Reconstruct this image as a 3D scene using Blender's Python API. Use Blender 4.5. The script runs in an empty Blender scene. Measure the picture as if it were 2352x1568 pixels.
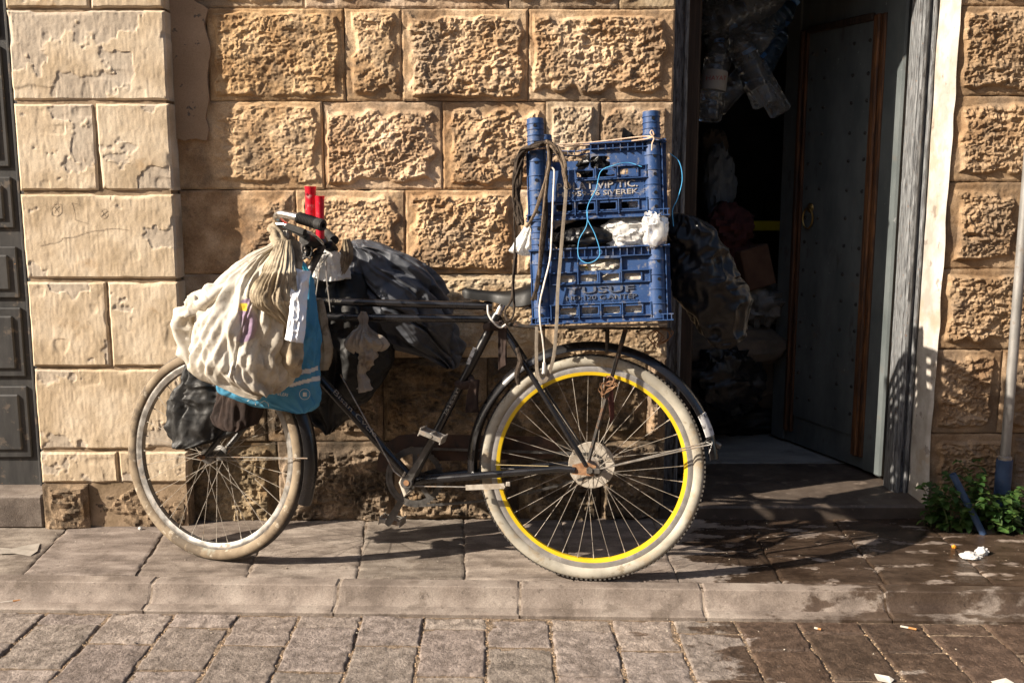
import bpy, math, random
import numpy as np
from mathutils import Vector, Matrix

scn = bpy.context.scene
# ------------------------------------------------------------------ camera
PITCH, YAW, CAM_H, CAM_D = math.radians(9.0), math.radians(0.5), 1.255, 3.634
cam_data = bpy.data.cameras.new('camera')
cam_data.sensor_width = 36.0
cam_data.lens = 36.0 * 2290.0 / 2352.0
cam_data.clip_start = 0.05
cam_data.clip_end = 500.0
cam = bpy.data.objects.new('camera', cam_data)
scn.collection.objects.link(cam)
cam.location = (0, -CAM_D, CAM_H)
cam.rotation_euler = (math.pi/2 - PITCH, 0, -YAW)
scn.camera = cam
# ------------------------------------------------------------------ sky, sun, exposure
SUN_DIR = Vector((1.0, 0.37, -0.66)).normalized()
world = bpy.data.worlds.new('World')
scn.world = world
world.use_nodes = True
wn = world.node_tree
wn.nodes.clear()
w_out = wn.nodes.new('ShaderNodeOutputWorld')
w_bg = wn.nodes.new('ShaderNodeBackground')
w_sky = wn.nodes.new('ShaderNodeTexSky')
w_sky.sky_type = 'NISHITA'
w_sky.sun_disc = False
w_sky.sun_elevation = math.asin(-SUN_DIR.z)
w_sky.sun_rotation = math.atan2(-SUN_DIR.x, -SUN_DIR.y)
w_sky.air_density = 1.0
w_sky.dust_density = 2.5
w_bg.inputs['Strength'].default_value = 0.068
wn.links.new(w_sky.outputs[0], w_bg.inputs['Color'])
wn.links.new(w_bg.outputs[0], w_out.inputs['Surface'])
sun_data = bpy.data.lights.new('sun', 'SUN')
sun_data.energy = 5.0
sun_data.angle = math.radians(0.5)
sun_data.color = (1.0, 0.885, 0.74)
sun = bpy.data.objects.new('sun', sun_data)
scn.collection.objects.link(sun)
sun.rotation_mode = 'QUATERNION'
sun.rotation_quaternion = SUN_DIR.to_track_quat('-Z', 'Y')
sun.location = (-6, -4, 5)
scn.view_settings.view_transform = 'Standard'
scn.view_settings.look = 'None'
scn.view_settings.gamma = 1.0
scn.view_settings.use_curve_mapping = False
scn.view_settings.exposure = 1.1
scn.cycles.max_bounces = 6
scn.cycles.transparent_max_bounces = 12

# ------------------------------------------------------------------ measuring: a photo point at a known depth -> a place in the world (metres)
_FW = np.array([math.sin(YAW)*math.cos(PITCH), math.cos(YAW)*math.cos(PITCH), -math.sin(PITCH)])
_R = np.array([math.cos(YAW), -math.sin(YAW), 0.0])
_U = np.cross(_R, _FW)
_C = np.array([0.0, -CAM_D, CAM_H])
def ray(px, py): return _FW + _R*(px-1176.0)/2290.0 + _U*(784.0-py)/2290.0
def P(px, py, Y):
    d = ray(px, py); return _C + d*(Y-_C[1])/d[1]
def G(px, py, Z=0.0):
    d = ray(px, py); return _C + d*(Z-_C[2])/d[2]

# ------------------------------------------------------------------ numpy noise
def _hash(ix, iy, iz, seed):
    h = (ix.astype(np.int64)*374761393 + iy.astype(np.int64)*668265263 + iz.astype(np.int64)*2147483647 + seed*1274126177) & 0xffffffff
    h = ((h ^ (h >> 13))*1274126177) & 0xffffffff
    h = ((h ^ (h >> 16))*668265263) & 0xffffffff
    return ((h ^ (h >> 15)) & 0xffffff)/float(0xffffff)
def vnoise(x, y, z=None, seed=0):
    x = np.asarray(x, float); y = np.asarray(y, float)
    z = np.zeros_like(x) if z is None else np.asarray(z, float)
    ix, iy, iz = np.floor(x), np.floor(y), np.floor(z)
    fx, fy, fz = x-ix, y-iy, z-iz
    s = lambda t: t*t*t*(t*(t*6-15)+10)
    ux, uy, uz = s(fx), s(fy), s(fz)
    r = 0
    for dx in (0, 1):
        for dy in (0, 1):
            for dz in (0, 1):
                w = (ux if dx else 1-ux)*(uy if dy else 1-uy)*(uz if dz else 1-uz)
                r = r + w*_hash(ix+dx, iy+dy, iz+dz, seed)
    return r*2-1
def fbm(x, y, z=None, seed=0, octv=4, gain=0.5):
    r, a, f, t = 0, 1.0, 1.0, 0
    for o in range(octv):
        r = r + a*vnoise(np.asarray(x)*f, np.asarray(y)*f, None if z is None else np.asarray(z)*f, seed+o*17)
        t += a; a *= gain; f *= 2.03
    return r/t
def worley(x, y, seed=0):
    x = np.asarray(x, float); y = np.asarray(y, float)
    ix, iy = np.floor(x), np.floor(y)
    f1 = np.full(x.shape, 9.0); f2 = np.full(x.shape, 9.0)
    zz = np.zeros_like(ix)
    for dx in (-1, 0, 1):
        for dy in (-1, 0, 1):
            cx, cy = ix+dx, iy+dy
            px = cx+_hash(cx, cy, zz, seed); py = cy+_hash(cx, cy, zz+1, seed)
            d = np.hypot(x-px, y-py)
            f2 = np.where(d < f1, f1, np.minimum(f2, d)); f1 = np.minimum(f1, d)
    return f1, f2
def sstep(a, b, x):
    t = np.clip((np.asarray(x)-a)/(b-a), 0, 1); return t*t*(3-2*t)

# ------------------------------------------------------------------ scene helpers
COL = scn.collection
def props(o, label=None, cat=None, group=None, kind=None):
    if label: o['label'] = label
    if cat: o['category'] = cat
    if group: o['group'] = group
    if kind: o['kind'] = kind
    return o
def empty(name, loc, label=None, cat=None, group=None, parent=None):
    o = bpy.data.objects.new(name, None); COL.objects.link(o)
    o.empty_display_size = 0.05
    o.location = loc
    if parent is not None: attach(o, parent)
    return props(o, label, cat, group)
def world_mat(o):
    m = Matrix.LocRotScale(o.location, o.rotation_euler, o.scale)
    return m if o.parent is None else world_mat(o.parent) @ o.matrix_parent_inverse @ m
def attach(o, parent):
    o.parent = parent
    o.matrix_parent_inverse = world_mat(parent).inverted()
def mesh_obj(name, verts, faces, mat, parent=None, smooth=False, label=None, cat=None, group=None, kind=None, auto=None):
    me = bpy.data.meshes.new(name)
    me.from_pydata([tuple(map(float, v)) for v in verts], [], faces)
    me.validate(); me.update()
    if smooth: me.polygons.foreach_set('use_smooth', [True]*len(me.polygons))
    if auto is not None: me.set_sharp_from_angle(angle=math.radians(auto))
    mats = mat if isinstance(mat, (list, tuple)) else [mat]
    for m_ in mats: me.materials.append(m_)
    o = bpy.data.objects.new(name, me); COL.objects.link(o)
    if parent is not None: attach(o, parent)
    return props(o, label, cat, group, kind)

class MB:
    """collects shapes for ONE mesh object"""
    def __init__(s): s.v = []; s.f = []
    def add(s, v, f):
        b = len(s.v); s.v += [tuple(map(float, p)) for p in v]; s.f += [tuple(b+i for i in q) for q in f]; return s
    def box(s, c, size, rot=None, bev=0.0):
        hx, hy, hz = [q/2 for q in size]
        if bev <= 0:
            v = [Vector((sx*hx, sy*hy, sz*hz)) for sz in (-1, 1) for sy in (-1, 1) for sx in (-1, 1)]
            f = [(0,2,3,1),(4,5,7,6),(0,1,5,4),(2,6,7,3),(0,4,6,2),(1,3,7,5)]
        else:
            b = min(bev, hx*.9, hy*.9, hz*.9); v = []; idx = {}
            for sz in (-1, 1):
                for sy in (-1, 1):
                    for sx in (-1, 1):
                        for ax in range(3):
                            p = [sx*(hx-b), sy*(hy-b), sz*(hz-b)]
                            p[ax] += (sx, sy, sz)[ax]*b
                            idx[(sx, sy, sz, ax)] = len(v); v.append(Vector(p))
            f = []
            for ax in range(3):
                o1, o2 = (ax+1) % 3, (ax+2) % 3
                for sg in (-1, 1):
                    q = []
                    for a, b2 in ((-1,-1),(1,-1),(1,1),(-1,1)):
                        k = [0,0,0]; k[ax] = sg; k[o1] = a; k[o2] = b2
                        q.append(idx[(k[0],k[1],k[2],ax)])
                    f.append(tuple(q if sg > 0 else q[::-1]))
            for ax in range(3):
                o1, o2 = (ax+1) % 3, (ax+2) % 3
                for a in (-1, 1):
                    for b2 in (-1, 1):
                        def key(sg, face):
                            k = [0,0,0]; k[ax] = sg; k[o1] = a; k[o2] = b2
                            return idx[(k[0],k[1],k[2],face)]
                        f.append((key(-1,o1), key(1,o1), key(1,o2), key(-1,o2)))
            for sx in (-1, 1):
                for sy in (-1, 1):
                    for sz in (-1, 1):
                        f.append(tuple(idx[(sx,sy,sz,a)] for a in range(3)))
        c = Vector(c)
        if rot is not None: v = [rot @ p for p in v]
        return s.add([p+c for p in v], f)
    def tube(s, pts, r, n=8, closed=False, caps=True, flat=None, up=None):
        pts = [Vector(p) for p in pts]; m = len(pts)
        rr = r if isinstance(r, (list, tuple)) else [r]*m
        tang = []
        for i in range(m):
            a = pts[(i-1) % m] if (closed or i > 0) else pts[i]
            b = pts[(i+1) % m] if (closed or i < m-1) else pts[i]
            t = (b-a); tang.append(t.normalized() if t.length > 1e-9 else Vector((0,0,1)))
        t0 = tang[0]
        nrm = Vector(up) if up is not None else (Vector((0,0,1)) if abs(t0.z) < .9 else Vector((1,0,0)))
        nrm = (nrm - t0*nrm.dot(t0)).normalized()
        vs = []
        for i in range(m):
            t = tang[i]
            if up is not None: nrm = Vector(up)
            nrm = nrm - t*nrm.dot(t)
            nrm = nrm.normalized() if nrm.length > 1e-9 else t.orthogonal().normalized()
            bi = t.cross(nrm)
            for k in range(n):
                a = 2*math.pi*k/n
                fl = 1.0 if flat is None else flat
                vs.append(pts[i] + nrm*math.cos(a)*rr[i]*fl + bi*math.sin(a)*rr[i])
        fs = []
        for i in range(m if closed else m-1):
            j = (i+1) % m
            for k in range(n):
                k2 = (k+1) % n
                fs.append((i*n+k, i*n+k2, j*n+k2, j*n+k))
        if caps and not closed:
            fs.append(tuple(range(n-1, -1, -1))); fs.append(tuple((m-1)*n+k for k in range(n)))
        return s.add(vs, fs)
    def lathe(s, prof, o, axis, n=24, closed_prof=False, ref=None, a0=0.0, a1=2*math.pi):
        """prof: (radius, along-axis) pairs"""
        ax = Vector(axis).normalized(); o = Vector(o)
        e1 = Vector(ref) if ref is not None else ax.orthogonal()
        e1 = (e1-ax*e1.dot(ax)).normalized(); e2 = ax.cross(e1)
        full = abs(a1-a0-2*math.pi) < 1e-6
        cnt = n if full else n+1
        vs = []
        for k in range(cnt):
            a = a0+(a1-a0)*k/n
            d = e1*math.cos(a)+e2*math.sin(a)
            for (r, h) in prof: vs.append(o+d*r+ax*h)
        m = len(prof); fs = []
        for k in range(n):
            k2 = (k+1) % cnt
            for i in range(m if closed_prof else m-1):
                j = (i+1) % m
                fs.append((k*m+i, k2*m+i, k2*m+j, k*m+j))
        if not full and closed_prof:
            fs.append(tuple(range(m))); fs.append(tuple(n*m+i for i in reversed(range(m))))
        return s.add(vs, fs)
    def prism(s, poly, depth_vec, top_only=False):
        n = len(poly); d = Vector(depth_vec)
        v = [Vector(p) for p in poly] + [Vector(p)+d for p in poly]
        f = [tuple(range(n)), tuple(range(2*n-1, n-1, -1))]
        f += [(i, i+n, (i+1) % n + n, (i+1) % n) for i in range(n)]
        return s.add(v, f)
    def build(s, name, mat, parent=None, smooth=False, auto=35, **kw):
        return mesh_obj(name, s.v, s.f, mat, parent, smooth, auto=(auto if smooth else None), **kw)
def spline(ctrl, n=10):
    """Catmull-Rom through the control points"""
    c = [Vector(p) for p in ctrl]
    if len(c) < 3: return [c[0].lerp(c[-1], i/n) for i in range(n+1)]
    c = [c[0]*2-c[1]] + c + [c[-1]*2-c[-2]]
    out = []
    for i in range(1, len(c)-2):
        for k in range(n):
            t = k/n
            p0, p1, p2, p3 = c[i-1], c[i], c[i+1], c[i+2]
            out.append(0.5*((2*p1)+(p2-p0)*t+(2*p0-5*p1+4*p2-p3)*t*t+(3*p1-p0-3*p2+p3)*t**3))
    out.append(c[-2]); return out

# ------------------------------------------------------------------ materials
def M(name, ramp, scale=6.0, detail=8.0, rough=0.8, rough2=None, metallic=0.0, bump=None, bump2=None, stains=(), objcol=False,
      spec=0.4, stretch=None, wet=None, trans=0.0, alpha=None, coat=0.0, sss=0.0, ior=None, distort=0.0, tint=False, crinkle=None, grain=0.0, grain_scale=230.0):
    """noise-driven colour ramp + stain layers [(scale, lo, hi, colour, amount, roughness or None, offset, stretch)] + bump [(scale, strength, distance)]"""
    m = bpy.data.materials.new(name); m.use_nodes = True
    nt = m.node_tree; nt.nodes.clear(); L = nt.links.new
    out = nt.nodes.new('ShaderNodeOutputMaterial'); b = nt.nodes.new('ShaderNodeBsdfPrincipled')
    L(b.outputs[0], out.inputs['Surface'])
    geo = nt.nodes.new('ShaderNodeNewGeometry')
    def coords(off=(0,0,0), st=None):
        mp = nt.nodes.new('ShaderNodeMapping'); L(geo.outputs['Position'], mp.inputs['Vector'])
        mp.inputs['Location'].default_value = off
        if st: mp.inputs['Scale'].default_value = st
        if objcol:
            oi = nt.nodes.new('ShaderNodeObjectInfo'); mul = nt.nodes.new('ShaderNodeVectorMath'); mul.operation = 'SCALE'
            cx = nt.nodes.new('ShaderNodeCombineXYZ')
            for i in range(3): L(oi.outputs['Random'], cx.inputs[i])
            L(cx.outputs[0], mul.inputs[0]); mul.inputs['Scale'].default_value = 13.0
            ad = nt.nodes.new('ShaderNodeVectorMath'); L(mp.outputs[0], ad.inputs[0]); L(mul.outputs[0], ad.inputs[1])
            return ad.outputs[0]
        return mp.outputs[0]
    def noise(sc, det=detail, off=(0,0,0), st=None, rg=0.6):
        n = nt.nodes.new('ShaderNodeTexNoise'); L(coords(off, st), n.inputs['Vector'])
        n.inputs['Scale'].default_value = sc; n.inputs['Detail'].default_value = det; n.inputs['Roughness'].default_value = rg
        n.inputs['Distortion'].default_value = distort
        return n.outputs[0]
    if len(ramp) == 1:
        c = nt.nodes.new('ShaderNodeRGB'); c.outputs[0].default_value = (*ramp[0], 1); col = c.outputs[0]
    else:
        r = nt.nodes.new('ShaderNodeValToRGB'); L(noise(scale, st=stretch), r.inputs[0])
        els = r.color_ramp.elements; k = len(ramp)
        for i, cc in enumerate(ramp):
            pos = 0.38+0.25*i/(k-1)
            e = els[i] if i < 2 else els.new(pos)
            e.position = pos; e.color = (*cc, 1)
        col = r.outputs[0]
    if objcol:
        oi = nt.nodes.new('ShaderNodeObjectInfo'); mx = nt.nodes.new('ShaderNodeMix'); mx.data_type = 'RGBA'; mx.blend_type = 'MULTIPLY'
        mx.inputs[0].default_value = 1.0; L(col, mx.inputs[6]); L(oi.outputs['Color'], mx.inputs[7]); col = mx.outputs[2]
    rv = nt.nodes.new('ShaderNodeValue'); rv.outputs[0].default_value = rough; ro = rv.outputs[0]
    if rough2 is not None:
        mr = nt.nodes.new('ShaderNodeMapRange'); L(noise(scale*1.7, off=(3,5,7)), mr.inputs[0])
        mr.inputs[1].default_value = .35; mr.inputs[2].default_value = .65; mr.inputs[3].default_value = rough; mr.inputs[4].default_value = rough2
        ro = mr.outputs[0]
    mask_met = None
    for i, s_ in enumerate(stains):
        sc, lo, hi, cc, amt = s_[:5]
        rg_ = s_[5] if len(s_) > 5 else None; off = s_[6] if len(s_) > 6 and s_[6] else (i*7.3+1.1, i*3.1, i*5.7); st = s_[7] if len(s_) > 7 else None
        mr = nt.nodes.new('ShaderNodeMapRange'); mr.interpolation_type = 'SMOOTHSTEP'
        L(noise(sc, 9.0, off, st, .65), mr.inputs[0]); mr.inputs[1].default_value = lo; mr.inputs[2].default_value = hi
        mr.inputs[3].default_value = 0; mr.inputs[4].default_value = amt
        mx = nt.nodes.new('ShaderNodeMix'); mx.data_type = 'RGBA'; L(mr.outputs[0], mx.inputs[0]); L(col, mx.inputs[6])
        mx.inputs[7].default_value = (*cc, 1); col = mx.outputs[2]
        if rg_ is not None:
            mf = nt.nodes.new('ShaderNodeMix'); L(mr.outputs[0], mf.inputs[0]); L(ro, mf.inputs[2]); mf.inputs[3].default_value = rg_; ro = mf.outputs[0]
        if metallic > 0:
            mf = nt.nodes.new('ShaderNodeMix'); L(mr.outputs[0], mf.inputs[0]); mf.inputs[3].default_value = 0.0
            if mask_met is None: mf.inputs[2].default_value = metallic
            else: L(mask_met, mf.inputs[2])
            mask_met = mf.outputs[0]
    if tint:                 # printed or ingrained pigment, one colour per vertex, weight in alpha
        at = nt.nodes.new('ShaderNodeAttribute'); at.attribute_name = 'tint'
        mx = nt.nodes.new('ShaderNodeMix'); mx.data_type = 'RGBA'; L(at.outputs['Alpha'], mx.inputs[0]); L(col, mx.inputs[6]); L(at.outputs['Color'], mx.inputs[7]); col = mx.outputs[2]
    if grain > 0:            # mineral speckle
        gn = noise(grain_scale, 4.0, (8, 8, 8), None, .75); mr = nt.nodes.new('ShaderNodeMapRange'); L(gn, mr.inputs[0])
        mr.inputs[1].default_value = .3; mr.inputs[2].default_value = .7; mr.inputs[3].default_value = 1-grain; mr.inputs[4].default_value = 1+grain; mr.clamp = False
        vm = nt.nodes.new('ShaderNodeVectorMath'); vm.operation = 'SCALE'; L(col, vm.inputs[0]); L(mr.outputs[0], vm.inputs['Scale']); col = vm.outputs[0]
    if wet is not None:      # spilled water right of x0: (x0, width, noise scale, threshold lo, hi, darken, roughness)
        x0, wd, nsc, lo, hi, dk, wr, plat = wet
        sx = nt.nodes.new('ShaderNodeSeparateXYZ'); L(geo.outputs['Position'], sx.inputs[0])
        mr = nt.nodes.new('ShaderNodeMapRange'); mr.interpolation_type = 'SMOOTHSTEP'; L(sx.outputs[0], mr.inputs[0])
        mr.inputs[1].default_value = x0; mr.inputs[2].default_value = x0+wd; mr.inputs[3].default_value = -.30; mr.inputs[4].default_value = plat
        ad = nt.nodes.new('ShaderNodeMath'); ad.operation = 'ADD'; L(mr.outputs[0], ad.inputs[0])
        old = objcol; objcol = False
        L(noise(nsc, 6.0, (9, 2, 4), (1, 2.2, 1), .62), ad.inputs[1]); objcol = old
        m2 = nt.nodes.new('ShaderNodeMapRange'); m2.interpolation_type = 'SMOOTHSTEP'; L(ad.outputs[0], m2.inputs[0]); m2.inputs[1].default_value = lo; m2.inputs[2].default_value = hi
        mx = nt.nodes.new('ShaderNodeMix'); mx.data_type = 'RGBA'; mx.blend_type = 'MULTIPLY'; L(m2.outputs[0], mx.inputs[0]); L(col, mx.inputs[6]); mx.inputs[7].default_value = (*dk, 1); col = mx.outputs[2]
        mf = nt.nodes.new('ShaderNodeMix'); L(m2.outputs[0], mf.inputs[0]); L(ro, mf.inputs[2]); mf.inputs[3].default_value = wr; ro = mf.outputs[0]
    L(col, b.inputs['Base Color']); L(ro, b.inputs['Roughness'])
    b.inputs['Metallic'].default_value = metallic
    if mask_met is not None: L(mask_met, b.inputs['Metallic'])
    b.inputs['Specular IOR Level'].default_value = spec
    b.inputs['Transmission Weight'].default_value = trans
    b.inputs['Coat Weight'].default_value = coat
    b.inputs['Coat Roughness'].default_value = .15
    if ior: b.inputs['IOR'].default_value = ior
    if alpha is not None: b.inputs['Alpha'].default_value = alpha
    if sss > 0:
        b.inputs['Subsurface Weight'].default_value = sss; b.inputs['Subsurface Radius'].default_value = (.02, .015, .01); b.inputs['Subsurface Scale'].default_value = .5
    prev = None
    if crinkle is not None:      # sharp creases: (scale, strength, distance)
        rn = nt.nodes.new('ShaderNodeTexNoise'); rn.noise_type = 'RIDGED_MULTIFRACTAL'; L(coords((2, 1, 3)), rn.inputs['Vector'])
        rn.inputs['Scale'].default_value = crinkle[0]; rn.inputs['Detail'].default_value = 2.0; rn.inputs['Roughness'].default_value = .5; rn.inputs['Distortion'].default_value = .6
        bn = nt.nodes.new('ShaderNodeBump'); L(rn.outputs[0], bn.inputs['Height']); bn.inputs['Strength'].default_value = crinkle[1]; bn.inputs['Distance'].default_value = crinkle[2]; prev = bn.outputs[0]
    for bp in (bump, bump2):
        if bp is None: continue
        bn = nt.nodes.new('ShaderNodeBump'); L(noise(bp[0], 10.0, (4,4,4), bp[3] if len(bp) > 3 else None, .68), bn.inputs['Height'])
        bn.inputs['Strength'].default_value = bp[1]; bn.inputs['Distance'].default_value = bp[2]
        if prev: L(prev, bn.inputs['Normal'])
        prev = bn.outputs[0]
    if prev: L(prev, b.inputs['Normal'])
    return m
def add_tint(o, cols):
    a = o.data.color_attributes.new('tint', 'FLOAT_COLOR', 'POINT')
    a.data.foreach_set('color', np.asarray(cols, np.float32).ravel())
def translucent(m, w=0.3, color=(.8,.75,.65)):
    """thin cloth or plastic film: lets some light through"""
    nt = m.node_tree; out = [n for n in nt.nodes if n.type == 'OUTPUT_MATERIAL'][0]; b = [n for n in nt.nodes if n.type == 'BSDF_PRINCIPLED'][0]
    t = nt.nodes.new('ShaderNodeBsdfTranslucent'); t.inputs[0].default_value = (*color, 1)
    mx = nt.nodes.new('ShaderNodeMixShader'); mx.inputs[0].default_value = w
    nt.links.new(b.outputs[0], mx.inputs[1]); nt.links.new(t.outputs[0], mx.inputs[2]); nt.links.new(mx.outputs[0], out.inputs['Surface'])
    return m
rng = random.Random(7)

# ================================================================== SETTING: ground, kerb, road
MAT_STONE = M('rock_faced_sandstone', [(.30,.208,.134), (.455,.342,.236), (.585,.467,.35)], 7, objcol=True, grain=0.28, rough=.92, spec=.15,
              bump=(80, .4, .004), bump2=(280, .4, .0025),
              stains=[(4.2, .49, .62, (.15,.112,.08), .62), (3.2, .56, .70, (.42,.25,.12), .45), (22, .58, .70, (.10,.08,.06), .45)])
MAT_DRESSED = M('dressed_limestone', [(.45,.35,.235), (.56,.45,.32), (.64,.535,.40)], 6, objcol=True, tint=True, grain=0.16, rough=.92, spec=.15,
              bump=(60, .25, .003), bump2=(230, .4, .0022),
              stains=[(7, .60, .72, (.46,.30,.16), .5), (30, .66, .72, (.16,.12,.09), .6)])
MAT_BASESTONE = M('weathered_base_stone', [(.085,.064,.045), (.18,.134,.09), (.33,.25,.172)], 7, objcol=True, grain=0.40, rough=.93, spec=.15,
              bump=(40, .6, .008), bump2=(180, .4, .003), stains=[(9, .49, .60, (.055,.044,.033), .75), (4, .56, .68, (.26,.155,.07), .5)])
MAT_MORTAR = M('old_lime_mortar', [(.20,.145,.09), (.38,.28,.19)], 9, rough=.95, spec=.1, bump=(60, .5, .006))
MAT_PLASTER = M('tan_plaster_patch', [(.33,.225,.14), (.41,.285,.185)], 4, grain=0.15, rough=.9, spec=.15, bump=(70, .25, .003), bump2=(9, .3, .01),
              stains=[(26, .63, .66, (.09,.08,.075), .8)])
MAT_WHITEPLASTER = M('whitewashed_reveal', [(.34,.31,.27), (.50,.475,.44)], 9, rough=.85, spec=.2, bump=(45, .45, .006),
              stains=[(5, .52, .62, (.36,.29,.21), .7), (16, .60, .66, (.15,.12,.10), .6)])
WET = (.30, .62, 6.0, .425, .48, (.24,.20,.17), .2, .035)
MAT_SLAB = M('pavement_slate', [(.13,.105,.088), (.205,.17,.143), (.285,.243,.208)], 7, objcol=True, grain=0.30, rough=.72, rough2=.86, spec=.3, stretch=(1, 2.6, 1),
              bump=(40, .5, .004), bump2=(190, .5, .0025), stains=[(8, .54, .66, (.10,.078,.062), .6), (45, .60, .66, (.085,.068,.055), .6), (110, .60, .66, (.33,.28,.235), .5)], wet=WET)
MAT_KERB = M('kerb_stone', [(.135,.108,.09), (.21,.172,.145), (.28,.238,.203)], 6, objcol=True, grain=0.28, rough=.72, rough2=.86, spec=.3,
              bump=(50, .5, .004), bump2=(190, .5, .0025), stains=[(10, .54, .64, (.10,.078,.062), .6), (60, .60, .66, (.075,.06,.05), .6), (110, .61, .66, (.33,.28,.235), .5)],
              wet=(.50, .8, 7, .43, .53, (.36,.31,.27), .3, .06))
MAT_PAVER = M('basalt_paver', [(.145,.118,.10), (.22,.183,.158), (.30,.253,.22)], 30, objcol=True, grain=0.42, rough=.80, rough2=.92, spec=.3,
              bump=(120, 1.0, .006), bump2=(320, .5, .003), stains=[(150, .62, .68, (.07,.06,.05), .55), (5, .62, .70, (.11,.09,.075), .4)],
              wet=(.33, .62, 4.5, .41, .46, (.36,.29,.24), .42, .13))
MAT_JOINT = M('sandy_joint_mortar', [(.15,.115,.088), (.27,.22,.175), (.36,.30,.245)], 40, rough=.95, spec=.1, bump=(120, .7, .006), wet=WET)
MAT_DIRT = M('joint_dirt', [(.10,.075,.055), (.21,.155,.11), (.30,.23,.165)], 60, rough=.97, spec=.1, bump=(150, .9, .01))

def jag(poly, seg=.02, amp=.0022, seed=0):
    """subdivide a polygon's edges and wobble them like a worn stone edge"""
    out = []; n = len(poly)
    for i in range(n):
        a = np.array(poly[i][:2], float); b = np.array(poly[(i+1) % n][:2], float)
        k = max(2, int(np.hypot(*(b-a))/seg)); d = (b-a)/max(1e-6, np.hypot(*(b-a))); nn = np.array([-d[1], d[0]])
        for j in range(k):
            p = a+(b-a)*j/k
            o = amp*float(fbm(p[0]*30, p[1]*30, np.array(seed*3.3), seed=seed, octv=2))*2
            out.append(tuple(p+nn*o))
    return out
def slab(name, poly, ztop, thick, mat, parent, bev=.004, seed=0, amp=.0022, tilt=(0,0), seg=.008, col=None, relief=(.0012, 40, .0006, 120), chips=.0):
    """a worn flat stone on four corners (near-left, near-right, far-right, far-left): wobbly outline, rounded arris, pitted top"""
    q = [np.array(p[:2], float) for p in poly]
    w = max(np.hypot(*(q[1]-q[0])), np.hypot(*(q[2]-q[3]))); d = max(np.hypot(*(q[3]-q[0])), np.hypot(*(q[2]-q[1])))
    nx, ny = max(6, int(w/seg)), max(6, int(d/seg)); S, T = np.meshgrid(np.linspace(0, 1, nx+1), np.linspace(0, 1, ny+1))
    XY = ((1-S)*(1-T))[...,None]*q[0]+(S*(1-T))[...,None]*q[1]+(S*T)[...,None]*q[2]+((1-S)*T)[...,None]*q[3]
    X, Y = XY[...,0], XY[...,1]; gx, gy = X+seed*1.37, Y+seed*.71
    ed = np.minimum(np.minimum(S, 1-S)*w, np.minimum(T, 1-T)*d)
    near = np.exp(-ed/.012)
    X = X+near*amp*2*fbm(gx*30, gy*30, seed=seed, octv=3); Y = Y+near*amp*2*fbm(gx*30+5, gy*30+9, seed=seed+1, octv=3)
    a1, f1, a2, f2 = relief
    Z = ztop+a1*fbm(gx*f1*.5, gy*f1*.5, seed=seed+2, octv=3)+a2*2*np.minimum(vnoise(gx*f2, gy*f2, seed=seed+3)+.35, .25)
    bw = bev*(1.0+.9*vnoise(gx*25, gy*25, seed=seed+4))
    Z = Z-bew(ed, bw, bev)
    if chips: Z = Z-chips*sstep(.35, .7, vnoise(gx*22, gy*22, seed=seed+6))*np.exp(-ed/.01)
    c = XY.reshape(-1, 2).mean(0); Z = Z+(X-c[0])*tilt[0]+(Y-c[1])*tilt[1]
    v = np.stack([X, Y, Z], -1).reshape(-1, 3); idx = np.arange(v.shape[0]).reshape(ny+1, nx+1)
    f = np.stack([idx[:-1,:-1], idx[:-1,1:], idx[1:,1:], idx[1:,:-1]], -1).reshape(-1, 4)
    bl = np.concatenate([idx[0,:-1], idx[:-1,-1], idx[-1,:0:-1], idx[:0:-1,0]]); back = v[bl].copy(); back[:,2] = ztop-thick; n = len(bl); k = np.arange(n); b0 = len(v)
    side = np.stack([bl[k], b0+k, b0+(k+1) % n, bl[(k+1) % n]], -1)
    o = raw_obj(name, np.concatenate([v, back]), np.concatenate([f, side]), mat, parent, 50)
    s = rng.uniform(.80, 1.15); o.color = (s*rng.uniform(.99, 1.03), s, s*rng.uniform(.97, 1.02), 1) if col is None else col
    return o
def bew(ed, bw, bev): return bw*np.clip(1-ed/(bev*1.3), 0, 1)**2
def raw_obj(name, V, FQ, mat, parent, auto):
    FQ = FQ.astype(np.int32); me = bpy.data.meshes.new(name)
    me.vertices.add(len(V)); me.vertices.foreach_set('co', V.astype(np.float32).ravel())
    me.loops.add(FQ.size); me.loops.foreach_set('vertex_index', FQ.ravel())
    me.polygons.add(len(FQ)); me.polygons.foreach_set('loop_start', np.arange(0, FQ.size, 4, dtype=np.int32))
    me.update(calc_edges=True); me.validate()
    me.polygons.foreach_set('use_smooth', [True]*len(FQ)); me.set_sharp_from_angle(angle=math.radians(auto))
    me.materials.append(mat); o = bpy.data.objects.new(name, me); COL.objects.link(o)
    if parent is not None: attach(o, parent)
    return o
def lerp(a, b, t): return tuple(a[i]+(b[i]-a[i])*t for i in range(len(a)))

ground = mesh_obj('ground', [(-40,-40,-.078), (40,-40,-.078), (40,40,-.078), (-40,40,-.078)], [(0,1,2,3)], MAT_DIRT, kind='structure')
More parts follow.
